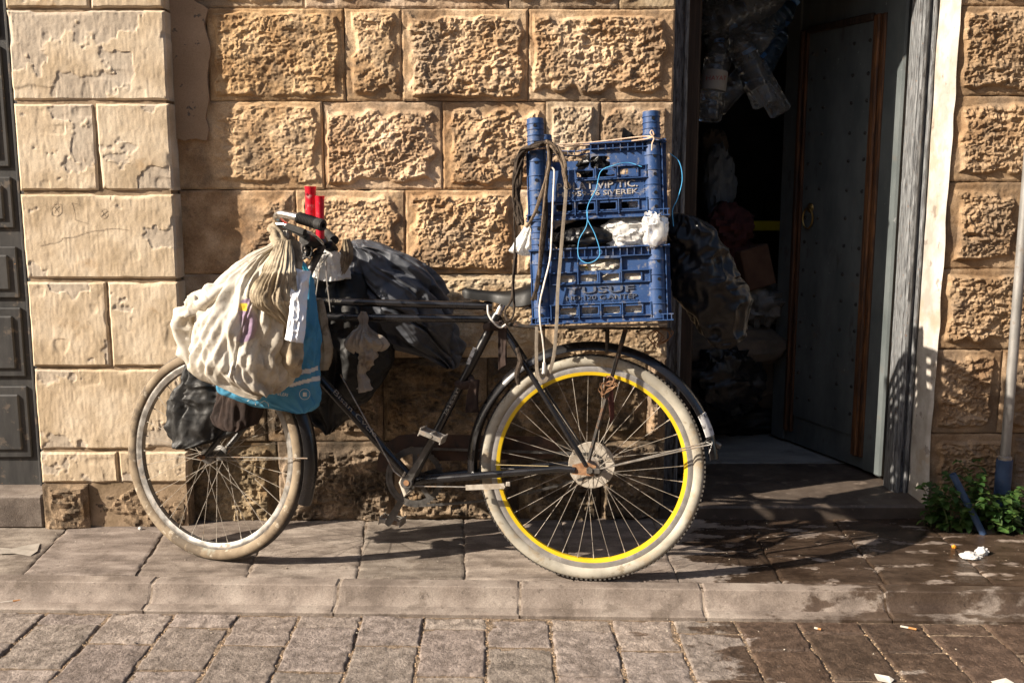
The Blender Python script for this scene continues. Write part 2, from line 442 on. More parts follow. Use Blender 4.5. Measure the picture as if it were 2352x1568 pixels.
# kerb line, measured at the two sides of the picture
KL, KR = G(0, 1318), G(2352, 1345)
kdir = (KR-KL); kdir[2] = 0; kdir /= np.hypot(kdir[0], kdir[1])
knor = np.array([kdir[1], -kdir[0], 0.0])      # towards the road
def kerb_pt(x, t=0.0, z=0.0):
    s = (x-KL[0])/kdir[0]; p = KL+kdir*s+knor*t; return (p[0], p[1], z)
def line_x(a, b, y):                             # x of the ground line a-b at depth y
    t = (y-a[1])/(b[1]-a[1]); return a[0]+(b[0]-a[0])*t
def hit_kerb(a, b, t_off=0.0):                   # where line a-b meets the kerb line moved t_off to the road
    o = KL+knor*t_off; d = np.array(b[:2])-np.array(a[:2]); w = np.array(a[:2])-o[:2]
    den = d[0]*kdir[1]-d[1]*kdir[0]; s = -(w[0]*kdir[1]-w[1]*kdir[0])/den
    return np.array(a[:2])+d*s
# -- pavement slabs between wall and kerb
pavement = mesh_obj('pavement', [(-4,.6,-.0065), (4,.6,-.0065), kerb_pt(4, -.001, -.0065), kerb_pt(-4, -.001, -.0065)], [(3,2,1,0)], MAT_JOINT, kind='structure')
JP = [((-330,1197),(-470,1317)), ((-90,1197),(-200,1317)), ((160,1205),(53,1317)), ((388,1205),(314,1317)), ((620,1205),(571,1318)), ((843,1196),(822,1317)), ((1065,1203),(1068,1317)),
      ((1290,1200),(1316,1322)), ((1500,1197),(1555,1327)), ((1712,1197),(1796,1332)), ((1917,1197),(2037,1339)), ((2121,1193),(2282,1341)), ((2560,1193),(2800,1341))]
JL = [(G(*a), G(*b)) for a, b in JP]
YB = .05
for i in range(len(JL)-1):
    g = .0022 if i not in (3,) else .006
    A = (line_x(*JL[i], YB)+g, YB); B = (line_x(*JL[i+1], YB)-g, YB)
    C_ = hit_kerb(*JL[i+1], -.004); D_ = hit_kerb(*JL[i], -.004)
    o = slab('paving_slab', [(D_[0]+g, D_[1]), (C_[0]-g, C_[1]), B, A], rng.uniform(-.0015, .0015), .05, MAT_SLAB, pavement, .003, seed=i+3, amp=.0014, tilt=(rng.uniform(-.004,.004), rng.uniform(-.003,.003)), seg=.007, relief=(.0018, 26, .0004, 90), chips=.005)
    if i == len(JL)-2: o.color = (1.15, 1.12, 1.1, 1)
# -- kerb stones with a hollowed face and a flat lip
KP = [(0,-.06), (0,-.003), (.003,0), (.030,.0005), (.053,.000), (.0565,-.003), (.060,-.014), (.066,-.030), (.075,-.043), (.086,-.0515), (.0965,-.055), (.0985,-.0505), (.101,-.0498), (.134,-.053), (.138,-.058), (.138,-.075)]
_v = []; _n = 60
for _k in range(_n+1):
    for (a_, z_) in KP: _v.append(kerb_pt(-4+8*_k/_n, min(max(a_, .002), .134), z_-.004 if z_ > -.06 else z_))
_m = len(KP)
kerb = mesh_obj('kerb', _v, [(q*_m+r, q*_m+r+1, (q+1)*_m+r+1, (q+1)*_m+r) for q in range(_n) for r in range(_m-1)], MAT_JOINT, kind='structure')
KJ = [-500, -60, 345, 777, 1196, 1612, 2022, 2440, 2860]
kx = [G(px, 1345, 0)[0] for px in KJ]
for i in range(len(kx)-1):
    x0, x1 = kx[i]+.003, kx[i+1]-.003; n = 90; v = []; f = []
    for k in range(n+1):
        x = x0+(x1-x0)*k/n; e = min(k, n-k)
        for j, (t, z) in enumerate(KP):
            w = 0.0018*float(fbm(np.array(x*14), np.array(t*40), np.array(i*1.7), seed=5, octv=3))
            chip = -.004 if e == 0 else 0
            v.append(kerb_pt(x, t+w*.8, z+w*(1 if 0 < j < 15 else 0)+chip*(0 < j < 14)))
    m_ = len(KP)
    for k in range(n):
        for j in range(m_-1): f.append((k*m_+j, k*m_+j+1, (k+1)*m_+j+1, (k+1)*m_+j))
    f.append(tuple(range(m_-1, -1, -1))); f.append(tuple(n*m_+j for j in range(m_)))
    o = mesh_obj('kerb_stone', v, f, MAT_KERB, kerb, smooth=True, auto=24)
    s = rng.uniform(.9, 1.1); o.color = (s, s, s, 1)
# -- road pavers in columns, joints staggered
ZR = -.062
road = mesh_obj('road', [kerb_pt(-4, .139, -.0675), kerb_pt(4, .139, -.0675), (4,-5.2,-.0675), (-4,-5.2,-.0675)], [(3,2,1,0)], MAT_DIRT, kind='structure')
CX = [-470, -320, -172, -30, 114, 263, 410, 554, 694, 837, 978, 1120, 1260, 1398, 1534, 1672, 1808, 1946, 2080, 2220, 2356, 2500, 2650, 2800]
VPX, VPY = 1143.0, 421.3
def paver_line(i):
    a = G(CX[i], 1400, ZR); t = (1568-VPY)/(1400-VPY)
    b = G(VPX+(CX[i]-VPX)*t, 1568, ZR); return a, b
PL = [paver_line(i) for i in range(len(CX))]
YROW = {0: [G(1100, y, ZR)[1] for y in (1445, 1549)], 1: [G(1100, y, ZR)[1] for y in (1486, 1600)]}
for i in range(len(CX)-1):
    g = .0034
    par = i % 2
    a0, b0 = PL[i], PL[i+1]
    k0 = hit_kerb(a0[0], a0[1], .1425); k1 = hit_kerb(b0[0], b0[1], .1425)
    sk = (k1[1]-k0[1])/(k1[0]-k0[0])                # rows run parallel to the kerb
    yr = [y + sk*(k0[0]) for y in YROW[par]]
    step = yr[1]-yr[0]; yr.append(yr[1]+step); 
    if par == 0: yr.append(yr[2]+step)
    prev = (k0, k1)
    for j, y in enumerate(yr):
        y += rng.uniform(-.008, .008)
        p0 = np.array((line_x(a0[0], a0[1], y), y)); p1 = np.array((line_x(b0[0], b0[1], y+sk*.19), y+sk*.19))
        slab('paver', [(p0[0]+g, p0[1]+.0045), (p1[0]-g, p1[1]+.0045), (prev[1][0]-g, prev[1][1]-.0045), (prev[0][0]+g, prev[0][1]-.0045)],
             ZR+rng.uniform(-.003, .002), .03, MAT_PAVER, road, .005, seed=i*7+j, amp=.0017, tilt=(rng.uniform(-.012,.012), rng.uniform(-.01,.01)), seg=.0034, relief=(.0022, 34, .0012, 150), chips=.007)
        prev = (p0, p1)

# ================================================================== BUILDING
building = empty('stone_building', (0, .1, 0), 'old sandstone building with rock-faced wall, smooth pilaster and open doorway', 'building')
def W(px, py, Y=0.0):
    p = P(px, py, Y); return p[0], p[2]
def stone(name, x0, x1, z0, z1, yf, mat, parent, seed, res=.005, margin=.03, raise_=.022, rough=.012, cell=.03, col=None, depth=.05, edge=.003, bald=0.0, flake=-.12, flat=False, skew=(0,0,0,0)):
    """one ashlar: a grid pushed out into a rock face inside a chiselled margin; flat=True gives a dressed face"""
    nx = max(8, int((x1-x0)/res)); nz = max(8, int((z1-z0)/res))
    S, T = np.meshgrid(np.linspace(0, 1, nx+1), np.linspace(0, 1, nz+1))
    w, h = x1-x0, z1-z0
    X = S*w; Z = T*h; gx, gz = X+x0+seed*3.1, Z+z0
    dl, dr, db, dt = X, w-X, Z, h-Z
    wob = .35+.65*(vnoise(gx*6, gz*6, seed=seed)*.5+.5)
    if flat:
        d = np.minimum(np.minimum(dl, dr), np.minimum(db, dt))
        H = .0015*fbm(gx*5, gz*5, seed=seed, octv=3)+.0009*fbm(gx*45, gz*30, seed=seed+5, octv=3)+.0004*vnoise(gx*120, gz*60, seed=seed+6)
        pit = sstep(.6, .8, vnoise(gx*16, gz*16, seed=seed+9)); H -= pit*.0022
        ch = sstep(.45, .75, vnoise(gx*9, gz*9, seed=seed+31))*sstep(.018, 0, d)      # chipped edges
        H -= ch*.009
        fl = sstep(.10, .17, fbm(gx*6.5, gz*6.5, seed=seed+70, octv=5, gain=.58)+.10*(vnoise(gx*2.2, gz*2.2, seed=3))+flake)      # skin flaked off the face
        H -= fl*.0026; H += fl*.0007*fbm(gx*60, gz*60, seed=seed+71, octv=2)
        H += .00045*vnoise(gx*170, gz*22, seed=seed+72)
    else:
        rnd = np.random.RandomState(seed); ml, mr, mb, mt = margin*rnd.uniform(.5, 1.45, 4)
        d0 = np.minimum(np.minimum(dl/ml, dr/mr), np.minimum(db/mb, dt/mt))*margin
        d = np.minimum(np.minimum(dl, dr), np.minimum(db, dt))
        wx = gx+.010*fbm(gx*24, gz*24, seed=seed+2, octv=2); wz = gz+.010*fbm(gx*24+9, gz*24+4, seed=seed+3, octv=2)
        pushx = .02*vnoise(gx*30, gz*30, seed=seed+50); pushz = .02*vnoise(gx*30, gz*30, seed=seed+51)
        panel = sstep(0, .014, d0-margin+.013*vnoise(gx*22, gz*22, seed=seed+4))
        if bald: panel = panel*sstep(bald*w-.05, bald*w+.06, X+.09*fbm(gx*7, gz*7, seed=seed+60, octv=3)-.06*(Z/h-.5))
        f1, f2 = worley(wx/cell*.85, wz/cell*1.15, seed)
        g1, _ = worley((wx+.3*pushx)/(cell*.5), (wz+.3*pushz)/(cell*.5)*1.25, seed+70)
        rg = 1-np.abs(fbm(wx*26, wz*34, seed=seed+40, octv=4, gain=.6))*2.2
        low = fbm(gx*7, gz*7, seed=seed+8, octv=2)
        act = sstep(-.55, .15, vnoise(gx*7+5, gz*7, seed=seed+12))
        st1 = 1-np.abs(fbm(wx*17+.8*vnoise(gx*20, gz*20, seed=seed+80), wz*30, seed=seed+41, octv=3, gain=.55))*2.4
        st2 = fbm(wx*44, wz*60, seed=seed+42, octv=2)
        k1 = .55+.9*rnd.rand(); k2 = .6+.8*rnd.rand()
        pits = k2*(np.minimum(f1, .85)-.42)*rough*.8*act+(np.minimum(g1, .8)-.4)*rough*.55*(.4+.6*act)+rg*rough*.38*(.35+.65*act)+k1*st1*rough*.75*(.3+.7*act)+st2*rough*.8+rough*.35*vnoise(gx*150, gz*170, seed=seed+43)
        H = panel*(raise_*(.75+.5*low)+pits+rough*.5*fbm(gx*75, gz*95, seed=seed+20, octv=3))
        H = np.maximum(H, -.004)
        H += (1-panel)*(.0012*fbm(gx*90, gz*90, seed=seed+6, octv=2)+.002*vnoise(gx*12, gz*12, seed=seed+7))
    H -= edge*(1-sstep(0, .007, d))*(.6+.8*wob)
    # worn outline
    ox = .0022*fbm(gx*25, gz*25, seed=seed+15, octv=2)*.7; oz = .0022*fbm(gx*25+7, gz*25+3, seed=seed+16, octv=2)
    VX = x0+X+ox + (skew[0]*(1-S)*(1-T)+skew[1]*S*(1-T)+skew[2]*S*T+skew[3]*(1-S)*T); VZ = z0+Z+oz; VY = yf-H
    v = np.stack([VX, VY, VZ], -1).reshape(-1, 3)
    idx = np.arange((nx+1)*(nz+1)).reshape(nz+1, nx+1)
    q = np.stack([idx[:-1,:-1], idx[:-1,1:], idx[1:,1:], idx[1:,:-1]], -1).reshape(-1, 4)
    bl = np.concatenate([idx[0,:-1], idx[:-1,-1], idx[-1,:0:-1], idx[:0:-1,0]])
    back = v[bl].copy(); back[:,1] = yf+depth
    b0 = len(v); n = len(bl); k = np.arange(n)
    side = np.stack([b0+k, b0+(k+1) % n, bl[(k+1) % n], bl[k]], -1)
    V = np.concatenate([v, back]); FQ = np.concatenate([q, side]).astype(np.int32)
    me = bpy.data.meshes.new(name)
    me.vertices.add(len(V)); me.vertices.foreach_set('co', V.astype(np.float32).ravel())
    me.loops.add(FQ.size); me.loops.foreach_set('vertex_index', FQ.ravel())
    me.polygons.add(len(FQ)); me.polygons.foreach_set('loop_start', np.arange(0, FQ.size, 4, dtype=np.int32))
    me.update(calc_edges=True); me.validate()
    me.polygons.foreach_set('use_smooth', [True]*len(FQ)); me.set_sharp_from_angle(angle=math.radians(22))
    me.materials.append(mat)
    o = bpy.data.objects.new(name, me); COL.objects.link(o); attach(o, parent)
    if col is None:
        s = rng.uniform(.88, 1.08); col = (s, s*rng.uniform(.96, 1.02), s*rng.uniform(.90, 1.04), 1)
    o.color = col
    if flat:
        n0 = (nx+1)*(nz+1); cl = np.zeros((len(V), 4)); cl[:n0,:3] = (.43,.375,.315); cl[:n0,3] = (fl*.6).ravel(); add_tint(o, cl)
    return o

# -- central rock-faced wall
XL, XR_ = -1.19, W(1546, 250)[0]      # from the pilaster to the door opening
wall = MB().box(((XL+XR_)/2-.02, .17, 1.25), (XR_-XL-.05, .29, 2.6)).build('wall', MAT_MORTAR, building)
zc = [W(1000, y)[1] for y in (1200, 1013, 822, 629, 436, 233, 20, -185, -390)]
zc[0] = -.03
rows = [
    [430, 640, 905, 1190, 1380, 1546],
    [430, 610, 880, 1120, 1486, 1546],
    [422, 700, 962, 1252, 1546],
    [414, 681, 932, 1187, 1546],
    [405, 743, 1016, 1253, 1377, 1546],
    [478, 792, 923, 1213, 1546],
    [400, 696, 1168, 1422, 1546],
    [400, 600, 900, 1250, 1546]]
tint = {(3,0): (.92,.80,.66,1), (3,1): (1.05,.93,.78,1), (4,0): (1.04,.94,.78,1), (4,1): (1.16,1.08,.98,1), (5,0): (.98,.86,.66,1), (5,1): (.96,.88,.74,1), (5,2): (1.0,.92,.80,1), (5,3): (1.04,.96,.84,1), (3,2): (1.04,.92,.76,1), (4,2): (.95,.84,.70,1)}
sd = 11
for r, xs in enumerate(rows):
    ym = {0:1100,1:917,2:725,3:532,4:335,5:126,6:-80,7:-280}[r]
    for i in range(len(xs)-1):
        x0, x1 = W(xs[i], ym)[0], W(xs[i+1], ym)[0]
        if i == len(xs)-2: x1 = XR_
        g = .0012; sd += 1
        low = r <= 1; vr = rng.uniform(.75, 1.3)
        stone('stone', x0+g, x1-g, zc[r]+g, zc[r+1]-g, -.002+rng.uniform(-.003,.003), MAT_BASESTONE if low else MAT_STONE, wall, sd, res=.0034 if not low else .006,
              margin=.020, raise_=.012*vr if r > 0 else .020, rough=.0050*vr if not low else .0085, cell=.032 if not low else .036, col=tint.get((r,i)), depth=.03, bald={(3,0): .62, (4,0): .30, (2,0): .4}.get((r,i), 0.0))
# -- plaster left in the corner beside the pilaster
pp = [(1190,-60),(1190,0),(1275,58),(1252,150),(1285,320),(1272,470),(1282,620),(1258,720),(1283,800),(1268,856),(1200,850),(1130,868),(1078,850),(1040,700),(1000,400),(1000,-60)]
poly = [(W(a*.375, b*.375, -.016)) for a, b in pp]
poly = jag(poly, .012, .003, 4)
v = [(x, -.016, z) for x, z in poly]+[(x, .02, z) for x, z in poly]; n = len(poly)
mesh_obj('plaster_patch', v, [tuple(range(n))]+[(i, i+n, (i+1) % n+n, (i+1) % n) for i in range(n)], MAT_PLASTER, building)
# -- smooth pilaster
YP = -.085
px0, px1 = W(50, 500, YP)[0], W(395, 400, YP)[0]
pil = MB().box(((px0+px1)/2, (YP+.009+.235)/2, 1.25), (px1-px0-.02, .235-YP-.009, 2.6)).build('pilaster', MAT_MORTAR, building)
prow = [(-400,-190,[]), (-190,20,[200]), (22,232,[]), (237,439,[222]), (445,641,[]), (647,843,[250]), (848,1033,[]), (1037,1110,[272]), (1111,1215,[205])]
for r, (ya, yb, sp) in enumerate(prow):
    z1 = W(220, ya, YP)[1]; z0 = W(220, yb, YP)[1]
    xs = [px0]+[W(s_, (ya+yb)/2, YP)[0] for s_ in sp]+[px1]
    if r == 8: z0 = -.03
    for i in range(len(xs)-1):
        sd += 1
        if r == 8:
            stone('stone', xs[i]+.001, xs[i+1]-.001, z0, z1-.002, YP-.006 if i == 0 else YP+.02, MAT_BASESTONE, pil, sd, res=.007, margin=.012, raise_=.012, rough=.006, cell=.06, col=(1.25,1.2,1.15,1), depth=.2)
        else:
            stone('stone', xs[i]+(.004 if i else 0), xs[i+1]-(.004 if i < len(xs)-2 else 0), z0+.003, z1-.002, YP, MAT_DRESSED, pil, sd, res=.0036, flat=True, edge=.006, depth=.12, col=(*[rng.uniform(.95,1.05)]*3, 1), flake={2: .03, 3: -.06, 5: -.05}.get(r, -.13))
# -- pier right of the doorway
XD = W(2176, 417)[0]                          # right edge of the door opening
pier = MB().box((XD+.02+.75, .17, 1.25), (1.5, .29, 2.6)).build('pier', MAT_MORTAR, building)
zq = [W(2280, y)[1] for y in (1200, 995, 802, 617, 418, 221, 14, -190, -390)]; zq[0] = -.03
qrow = [[2352], [2320], [2475], [2345], [2520], [2348], [2500], [2400]]
for r in range(8):
    xs = [XD]+[W(q, 600)[0] for q in qrow[r]]+[XD+.85, XD+1.45]
    for i in range(len(xs)-1):
        sd += 1; q_ = rng.uniform(.9,1.1); g = .0012; low = r <= 1
        stone('stone', xs[i]+(g if i else 0), xs[i+1]-g, zq[r]+g, zq[r+1]-g, -.002, MAT_STONE, pier, sd, res=.0040 if i < 1 else .008, margin=.027, raise_=.017 if not low else .012,
              rough=.0075 if not low else .007, cell=.03, depth=.03, col=(.66*q_,.585*q_,.49*q_,1) if not low else (.66,.60,.53,1))

# -- unseen building added across the street to hold sky light off the doorway
MB().box((0, -9.5, 2.7), (44, 1.0, 5.6)).build('sky_blocker_building', MAT_PLASTER, None, label='unseen plain tan building added across the street to block sky light', cat='building')

# ================================================================== BICYCLE
MAT_BLACK = M('black_frame_paint', [(.006,.006,.007), (.012,.011,.012)], 9, rough=.22, rough2=.38, spec=.5, coat=.4,
              stains=[(14, .64, .78, (.07,.056,.043), .35, .7), (60, .68, .73, (.16,.12,.085), .6, .9)])
MAT_CHROME = M('dull_chrome', [(.55,.54,.52), (.72,.70,.67)], 20, rough=.22, rough2=.42, metallic=1.0, stains=[(30, .56, .66, (.22,.13,.07), .7, .8), (12, .58, .7, (.18,.15,.12), .5, .7)])
MAT_FRIM = M('worn_chrome_rim', [(.30,.29,.275), (.46,.45,.43)], 18, rough=.3, rough2=.5, metallic=.9, stains=[(22, .52, .64, (.17,.115,.07), .7, .8)])
MAT_STEEL = M('grubby_steel', [(.30,.28,.25), (.46,.43,.39)], 25, rough=.42, rough2=.6, metallic=.8, stains=[(25, .5, .62, (.20,.11,.055), .7, .9), (50, .56, .66, (.13,.11,.085), .6, .9)])
MAT_CRANK = M('worn_crank_steel', [(.09,.087,.083), (.16,.155,.15)], 25, rough=.35, rough2=.55, metallic=.8, stains=[(20, .55, .68, (.08,.065,.05), .7, .9)])
MAT_RUST = M('rusty_steel', [(.20,.095,.045), (.33,.19,.10)], 60, rough=.85, stains=[(90, .5, .6, (.12,.07,.045), .6)], bump=(200, .4, .002))
MAT_SPOKE = M('spoke_steel', [(.25,.22,.18), (.38,.34,.29)], 40, rough=.6, metallic=.2, stains=[(50, .55, .65, (.26,.16,.08), .6, .8)])
MAT_RUBBER = M('black_rubber', [(.014,.014,.014), (.03,.028,.026)], 30, rough=.6, rough2=.8, spec=.35, stains=[(16, .55, .68, (.13,.105,.08), .5, .9)])
MAT_CREAM = M('cream_tyre_wall', [(.28,.258,.21), (.42,.392,.325)], 9, rough=.75, spec=.25, bump=(90, .2, .002),
              stains=[(10, .50, .62, (.32,.24,.15), .7), (34, .56, .66, (.18,.145,.10), .7), (5, .55, .63, (.27,.25,.21), .7)])
MAT_TAN = M('aged_tan_tyre', [(.16,.12,.08), (.27,.215,.15)], 12, rough=.8, spec=.25, bump=(90, .3, .002),
              stains=[(9, .50, .60, (.09,.072,.055), .8), (6, .60, .68, (.30,.36,.33), .5), (26, .58, .66, (.52,.47,.38), .6)])
MAT_TREAD = M('dusty_tread', [(.055,.05,.045), (.11,.098,.085)], 30, rough=.9, spec=.2, bump=(140, .7, .004))
MAT_YELLOW = M('yellow_rim_paint', [(.62,.41,.01), (.70,.48,.016)], 14, rough=.35, rough2=.5, spec=.5, stains=[(30, .64, .70, (.30,.20,.08), .6, .8)])
MAT_ALU = M('rim_aluminium', [(.36,.35,.33), (.50,.48,.46)], 20, rough=.4, metallic=.7, stains=[(22, .52, .64, (.16,.14,.12), .7, .8)])
MAT_DUSTY = M('dusty_beige_plastic', [(.33,.29,.24), (.44,.40,.34)], 30, rough=.85, stains=[(25, .5, .62, (.22,.17,.12), .6)], bump=(120, .3, .002))
MAT_CASE = M('brown_chain_case', [(.035,.018,.012), (.075,.036,.02)], 14, rough=.6, stains=[(25, .5, .62, (.03,.025,.02), .7, .9)])
MAT_WHITEPAINT = M('flaking_white_paint', [(.50,.49,.48), (.62,.61,.60)], 20, rough=.7, stains=[(55, .53, .57, (.05,.045,.042), .85)])
MAT_DECAL = M('faded_decal', [(.22,.20,.17), (.32,.30,.26)], 40, rough=.6)
MAT_GOLD = M('gold_pinstripe', [(.42,.33,.18)], rough=.5)

LEAN = math.radians(8.0)
BO = G(1352, 1330); BF = G(487, 1284)
_bd = BF-BO; _bd[2] = 0; _bd /= np.linalg.norm(_bd)
EU = _bd                                              # rear -> front
EW0 = np.array([EU[1]*-1, EU[0], 0.0]);               # towards the camera
if EW0[1] > 0: EW0 = -EW0
EV = np.array([0, 0, 1.0])*math.cos(LEAN) - EW0*math.sin(LEAN)
EW = EW0*math.cos(LEAN) + np.array([0, 0, 1.0])*math.sin(LEAN)
def B(u, v, w=0.0): return Vector(BO+EU*u+EV*v+EW*w)
def PB(px, py, w=0.0):
    d = ray(px, py); t = ((BO+EW*w-_C)@EW)/(d@EW); return Vector(_C+d*t)
def UV(px, py, w=0.0):
    q = np.array(PB(px, py, w))-BO; return float(q@EU), float(q@EV)

bike = empty('bicycle', tuple(BO), 'old black roadster bicycle with yellow rear rim leaning against the stone wall', 'bicycle')

def set_idx(o, fn):
    me = o.data
    me.polygons.foreach_set('material_index', [fn(i, p) for i, p in enumerate(me.polygons)])
def make_wheel(name, c, n, up, R, tr, rim, tyre_mats, rim_mats, nsp, hubmat, label=None, knob=False):
    c = Vector(c); n = Vector(n).normalized(); up = Vector(up); up = (up-n*up.dot(n)).normalized(); fw = n.cross(up)
    hub = MB()
    hub.lathe([(.0, -.075), (.005, -.075), (.005, -.052), (.012, -.050), (.014, -.040), (.026, -.037), (.026, -.033), (.013, -.030), (.012, 0), (.013, .030), (.026, .033), (.026, .037), (.014, .040), (.012, .050), (.005, .052), (.005, .075), (0, .075)], c, n, 20)
    w = hub.build(name, hubmat, bike, smooth=True)
    if label: w['label'] = label
    # tyre
    prof = []; K = 20
    rc = R-tr
    for k in range(K):
        a = math.pi*0.5 + 2*math.pi*(k+.5)/K        # starts at the crown
        prof.append((rc+tr*math.sin(a), tr*1.02*math.cos(a)))
    t = MB(); t.lathe(prof, c, n, 96, closed_prof=True, ref=up)
    if knob:
        for k in range(150):
            a = 2*math.pi*k/150
            for s in (-1, 1):
                a2 = a+(.5*2*math.pi/150 if s > 0 else 0)
                d = up*math.cos(a2)+fw*math.sin(a2); tg = n.cross(d)
                rot = Matrix((tuple(d), tuple(tg), tuple(n))).transposed()
                t.box(c+d*(R-.0035)+n*s*.0115, (.0045, .0075, .012), rot)
    o = t.build('tyre', tyre_mats, w, smooth=True, auto=60)
    nf = 96*K
    set_idx(o, lambda i, p: 1 if i >= nf or (i % K) in (0,1,2,K-3,K-2,K-1) else 0)
    # rim: (inner radius, colour break radius, outer radius)
    ri, rb, ro = rim
    rp = [(ri, .0), (ri+.001, .0095), (rb, .0125), (ro-.002, .0135), (ro+.004, .0115), (ro-.004, 0), (ro+.004, -.0115), (ro-.002, -.0135), (rb, -.0125), (ri+.001, -.0095)]
    r_ = MB(); r_.lathe(rp, c, n, 96, closed_prof=True, ref=up)
    o = r_.build('rim', rim_mats, w, smooth=True, auto=30)
    m_ = len(rp); set_idx(o, lambda i, p: 1 if (i % m_) in (0, 1, m_-1, m_-2) else 0)
    # spokes, tangentially laced
    for k in range(nsp):
        side = 1 if k % 2 else -1; ang = 2*math.pi*k/nsp+.05
        off = (1 if (k//2) % 2 else -1)*2*math.pi*(3.0/nsp)*1.35
        ah = ang-off
        p0 = c+(up*math.cos(ah)+fw*math.sin(ah))*.0245+n*side*.035
        p1 = c+(up*math.cos(ang)+fw*math.sin(ang))*(ri+.002)+n*side*.003
        dv = (p1-p0).normalized()
        s = MB().tube([p0, p1-dv*.014], .00092, 5).tube([p1-dv*.014, p1], .0019, 5)
        s.build('spoke', MAT_SPOKE, w, smooth=True)
    v_ = MB()
    return w, c, n, up, fw

RW, FWR = .362, .358
rc_ = B(0, RW)
rear = make_wheel('rear_wheel', rc_, EW, EV, RW, .0215, (.2935, .3055, .321), [MAT_CREAM, MAT_TREAD], [MAT_ALU, MAT_YELLOW], 36, MAT_STEEL, 'rear wheel with bright yellow rim and cream tyre', knob=True)
# front wheel, steered towards the wall
SA = math.radians(22.0)
fl = math.radians(6.0)
fn0 = Vector((-math.sin(SA), -math.cos(SA), 0)); fn = fn0*math.cos(fl)+Vector((0,0,1))*math.sin(fl); fup = Vector((0,0,1))*math.cos(fl)-fn0*math.sin(fl)
fc_ = Vector(BF)+fup*FWR
front = make_wheel('front_wheel', fc_, fn, fup, FWR, .0215, (.297, .309, .318), [MAT_TAN, MAT_TREAD], [MAT_FRIM, MAT_FRIM], 36, MAT_CRANK, 'front wheel with aged tan tyre and chrome rim')
ffw = front[4]
# spoke guard disc behind the rear hub
MB().lathe([(.02, -.052), (.074, -.046), (.076, -.044), (.074, -.0425), (.02, -.048)], rc_, EW, 40, closed_prof=True).build('spoke_guard', MAT_DUSTY, bike, smooth=True)

# ---- frame tubes
bb = PB(946, 1100, .0); bbu, bbv = UV(946, 1100)
def tubes(name, segs, mat, n=14, **kw):
    m = MB()
    for pts, r in segs: m.tube(pts, r, n)
    return m.build(name, mat, bike, smooth=True, **kw)
seat_top = PB(1140, 728)
head_top, head_bot = PB(697, 668), PB(643, 812)
tubes('seat_tube', [([bb, seat_top], .0145), ([PB(1136, 736), PB(1144, 722)], .019)], MAT_BLACK)
tubes('down_tube', [([PB(652, 778), bb], .0155)], MAT_BLACK)
tubes('top_tube', [([PB(690, 691), PB(1127, 703)], .0128), ([PB(1112, 702.5), PB(1132, 703.5)], .016)], MAT_BLACK, label='upper black top tube')
tubes('top_tube', [([PB(678, 727), PB(1130, 733)], .0128), ([PB(1112, 732), PB(1134, 733.5)], .016)], MAT_BLACK, label='lower black top tube')
tubes('head_tube', [([head_top, head_bot], .018), ([head_top, head_top.lerp(head_bot, .1)], .021), ([head_bot.lerp(head_top, .1), head_bot], .021)], MAT_BLACK)
tubes('bottom_bracket', [([B(bbu, bbv, -.036), B(bbu, bbv, .036)], .021), ([B(bbu, bbv, .036), B(bbu, bbv, .062)], .009)], MAT_BLACK)
hubu, hubv = 0.0, RW
for s in (1, -1):
    a = B(bbu-.02, bbv, .022*s); 
    m_ = tubes('chain_stay', [([a, B(bbu-.14, (bbv*.75+hubv*.25), .040*s), B(.10, RW-.002, .056*s), B(.045, RW-.003, .060*s)], [.012, .0125, .0115, .011])], MAT_BLACK)
    ub, vb = UV(1150, 742)
    tubes('seat_stay', [([B(ub, vb, .017*s), B(ub-.06, vb-.09, .045*s), B(.035, RW+.05, .060*s), B(.012, RW+.012, .062*s)], [.0085, .0085, .0085, .007])], MAT_BLACK)
    # drop-out plate
    pl = [B(.055, RW+.013, .058*s), B(.055, RW-.016, .058*s), B(-.012, RW-.020, .058*s), B(-.020, RW+.012, .058*s), B(.010, RW+.024, .058*s)]
    if s < 0: pl = pl[::-1]
    MB().prism(pl, Vector(EW)*.006).build('drop_out', MAT_RUST, bike)
    tubes('axle_nut', [([B(0, RW, .064*s), B(0, RW, .080*s)], .0105)], MAT_CRANK, n=6)
    MB().box(B(-.012, RW-.003, .070*s), (.044, .012, .018), Matrix((tuple(EU), tuple(EW), tuple(EV))).transposed(), .003).build('chain_adjuster', MAT_CRANK, bike)
# gold line on the near chain stay
tubes('pinstripe', [([B(.30, RW+.0085-.004, .066), B(.13, RW+.0075, .071)], .0012)], MAT_GOLD, n=4)
# ---- crank, pedals, chainring, chain
def crank(s, pend, name='crank_arm'):
    a = B(bbu, bbv, .066*s); m = MB()
    d = (pend-a); L_ = d.length; e = d.normalized(); side = Vector(EW)
    t = side.cross(e)
    m.lathe([(0, -.012), (.019, -.012), (.021, -.008), (.021, .006), (.018, .010), (0, .010)], a, side, 20)
    rot = Matrix((tuple(e), tuple(t), tuple(side))).transposed()
    q = []
    for k, (f_, hw) in enumerate(((.02, .0155), (.25, .013), (.6, .0115), (.93, .0125), (1.0, .011), (1.05, .006))):
        q.append((f_*L_, hw))
    v = []; f = []
    for (x, hw) in q:
        for (yy, zz) in ((-hw, -.006), (-hw*.75, .007), (hw*.75, .007), (hw, -.006)):
            v.append(a+e*x+t*yy+side*(zz*s+.003*s))
    for i in range(len(q)-1):
        for k in range(4): f.append((i*4+k, i*4+(k+1) % 4, (i+1)*4+(k+1) % 4, (i+1)*4+k))
    f += [(0,3,2,1), tuple((len(q)-1)*4+k for k in range(4))]
    m.add(v, f)
    c_ = m.build(name, MAT_CRANK, bike, smooth=True, auto=40)
    tubes('cotter_bolt', [([a+side*.008*s, a+side*.013*s], .0095)], MAT_RUST, n=10)
    return e
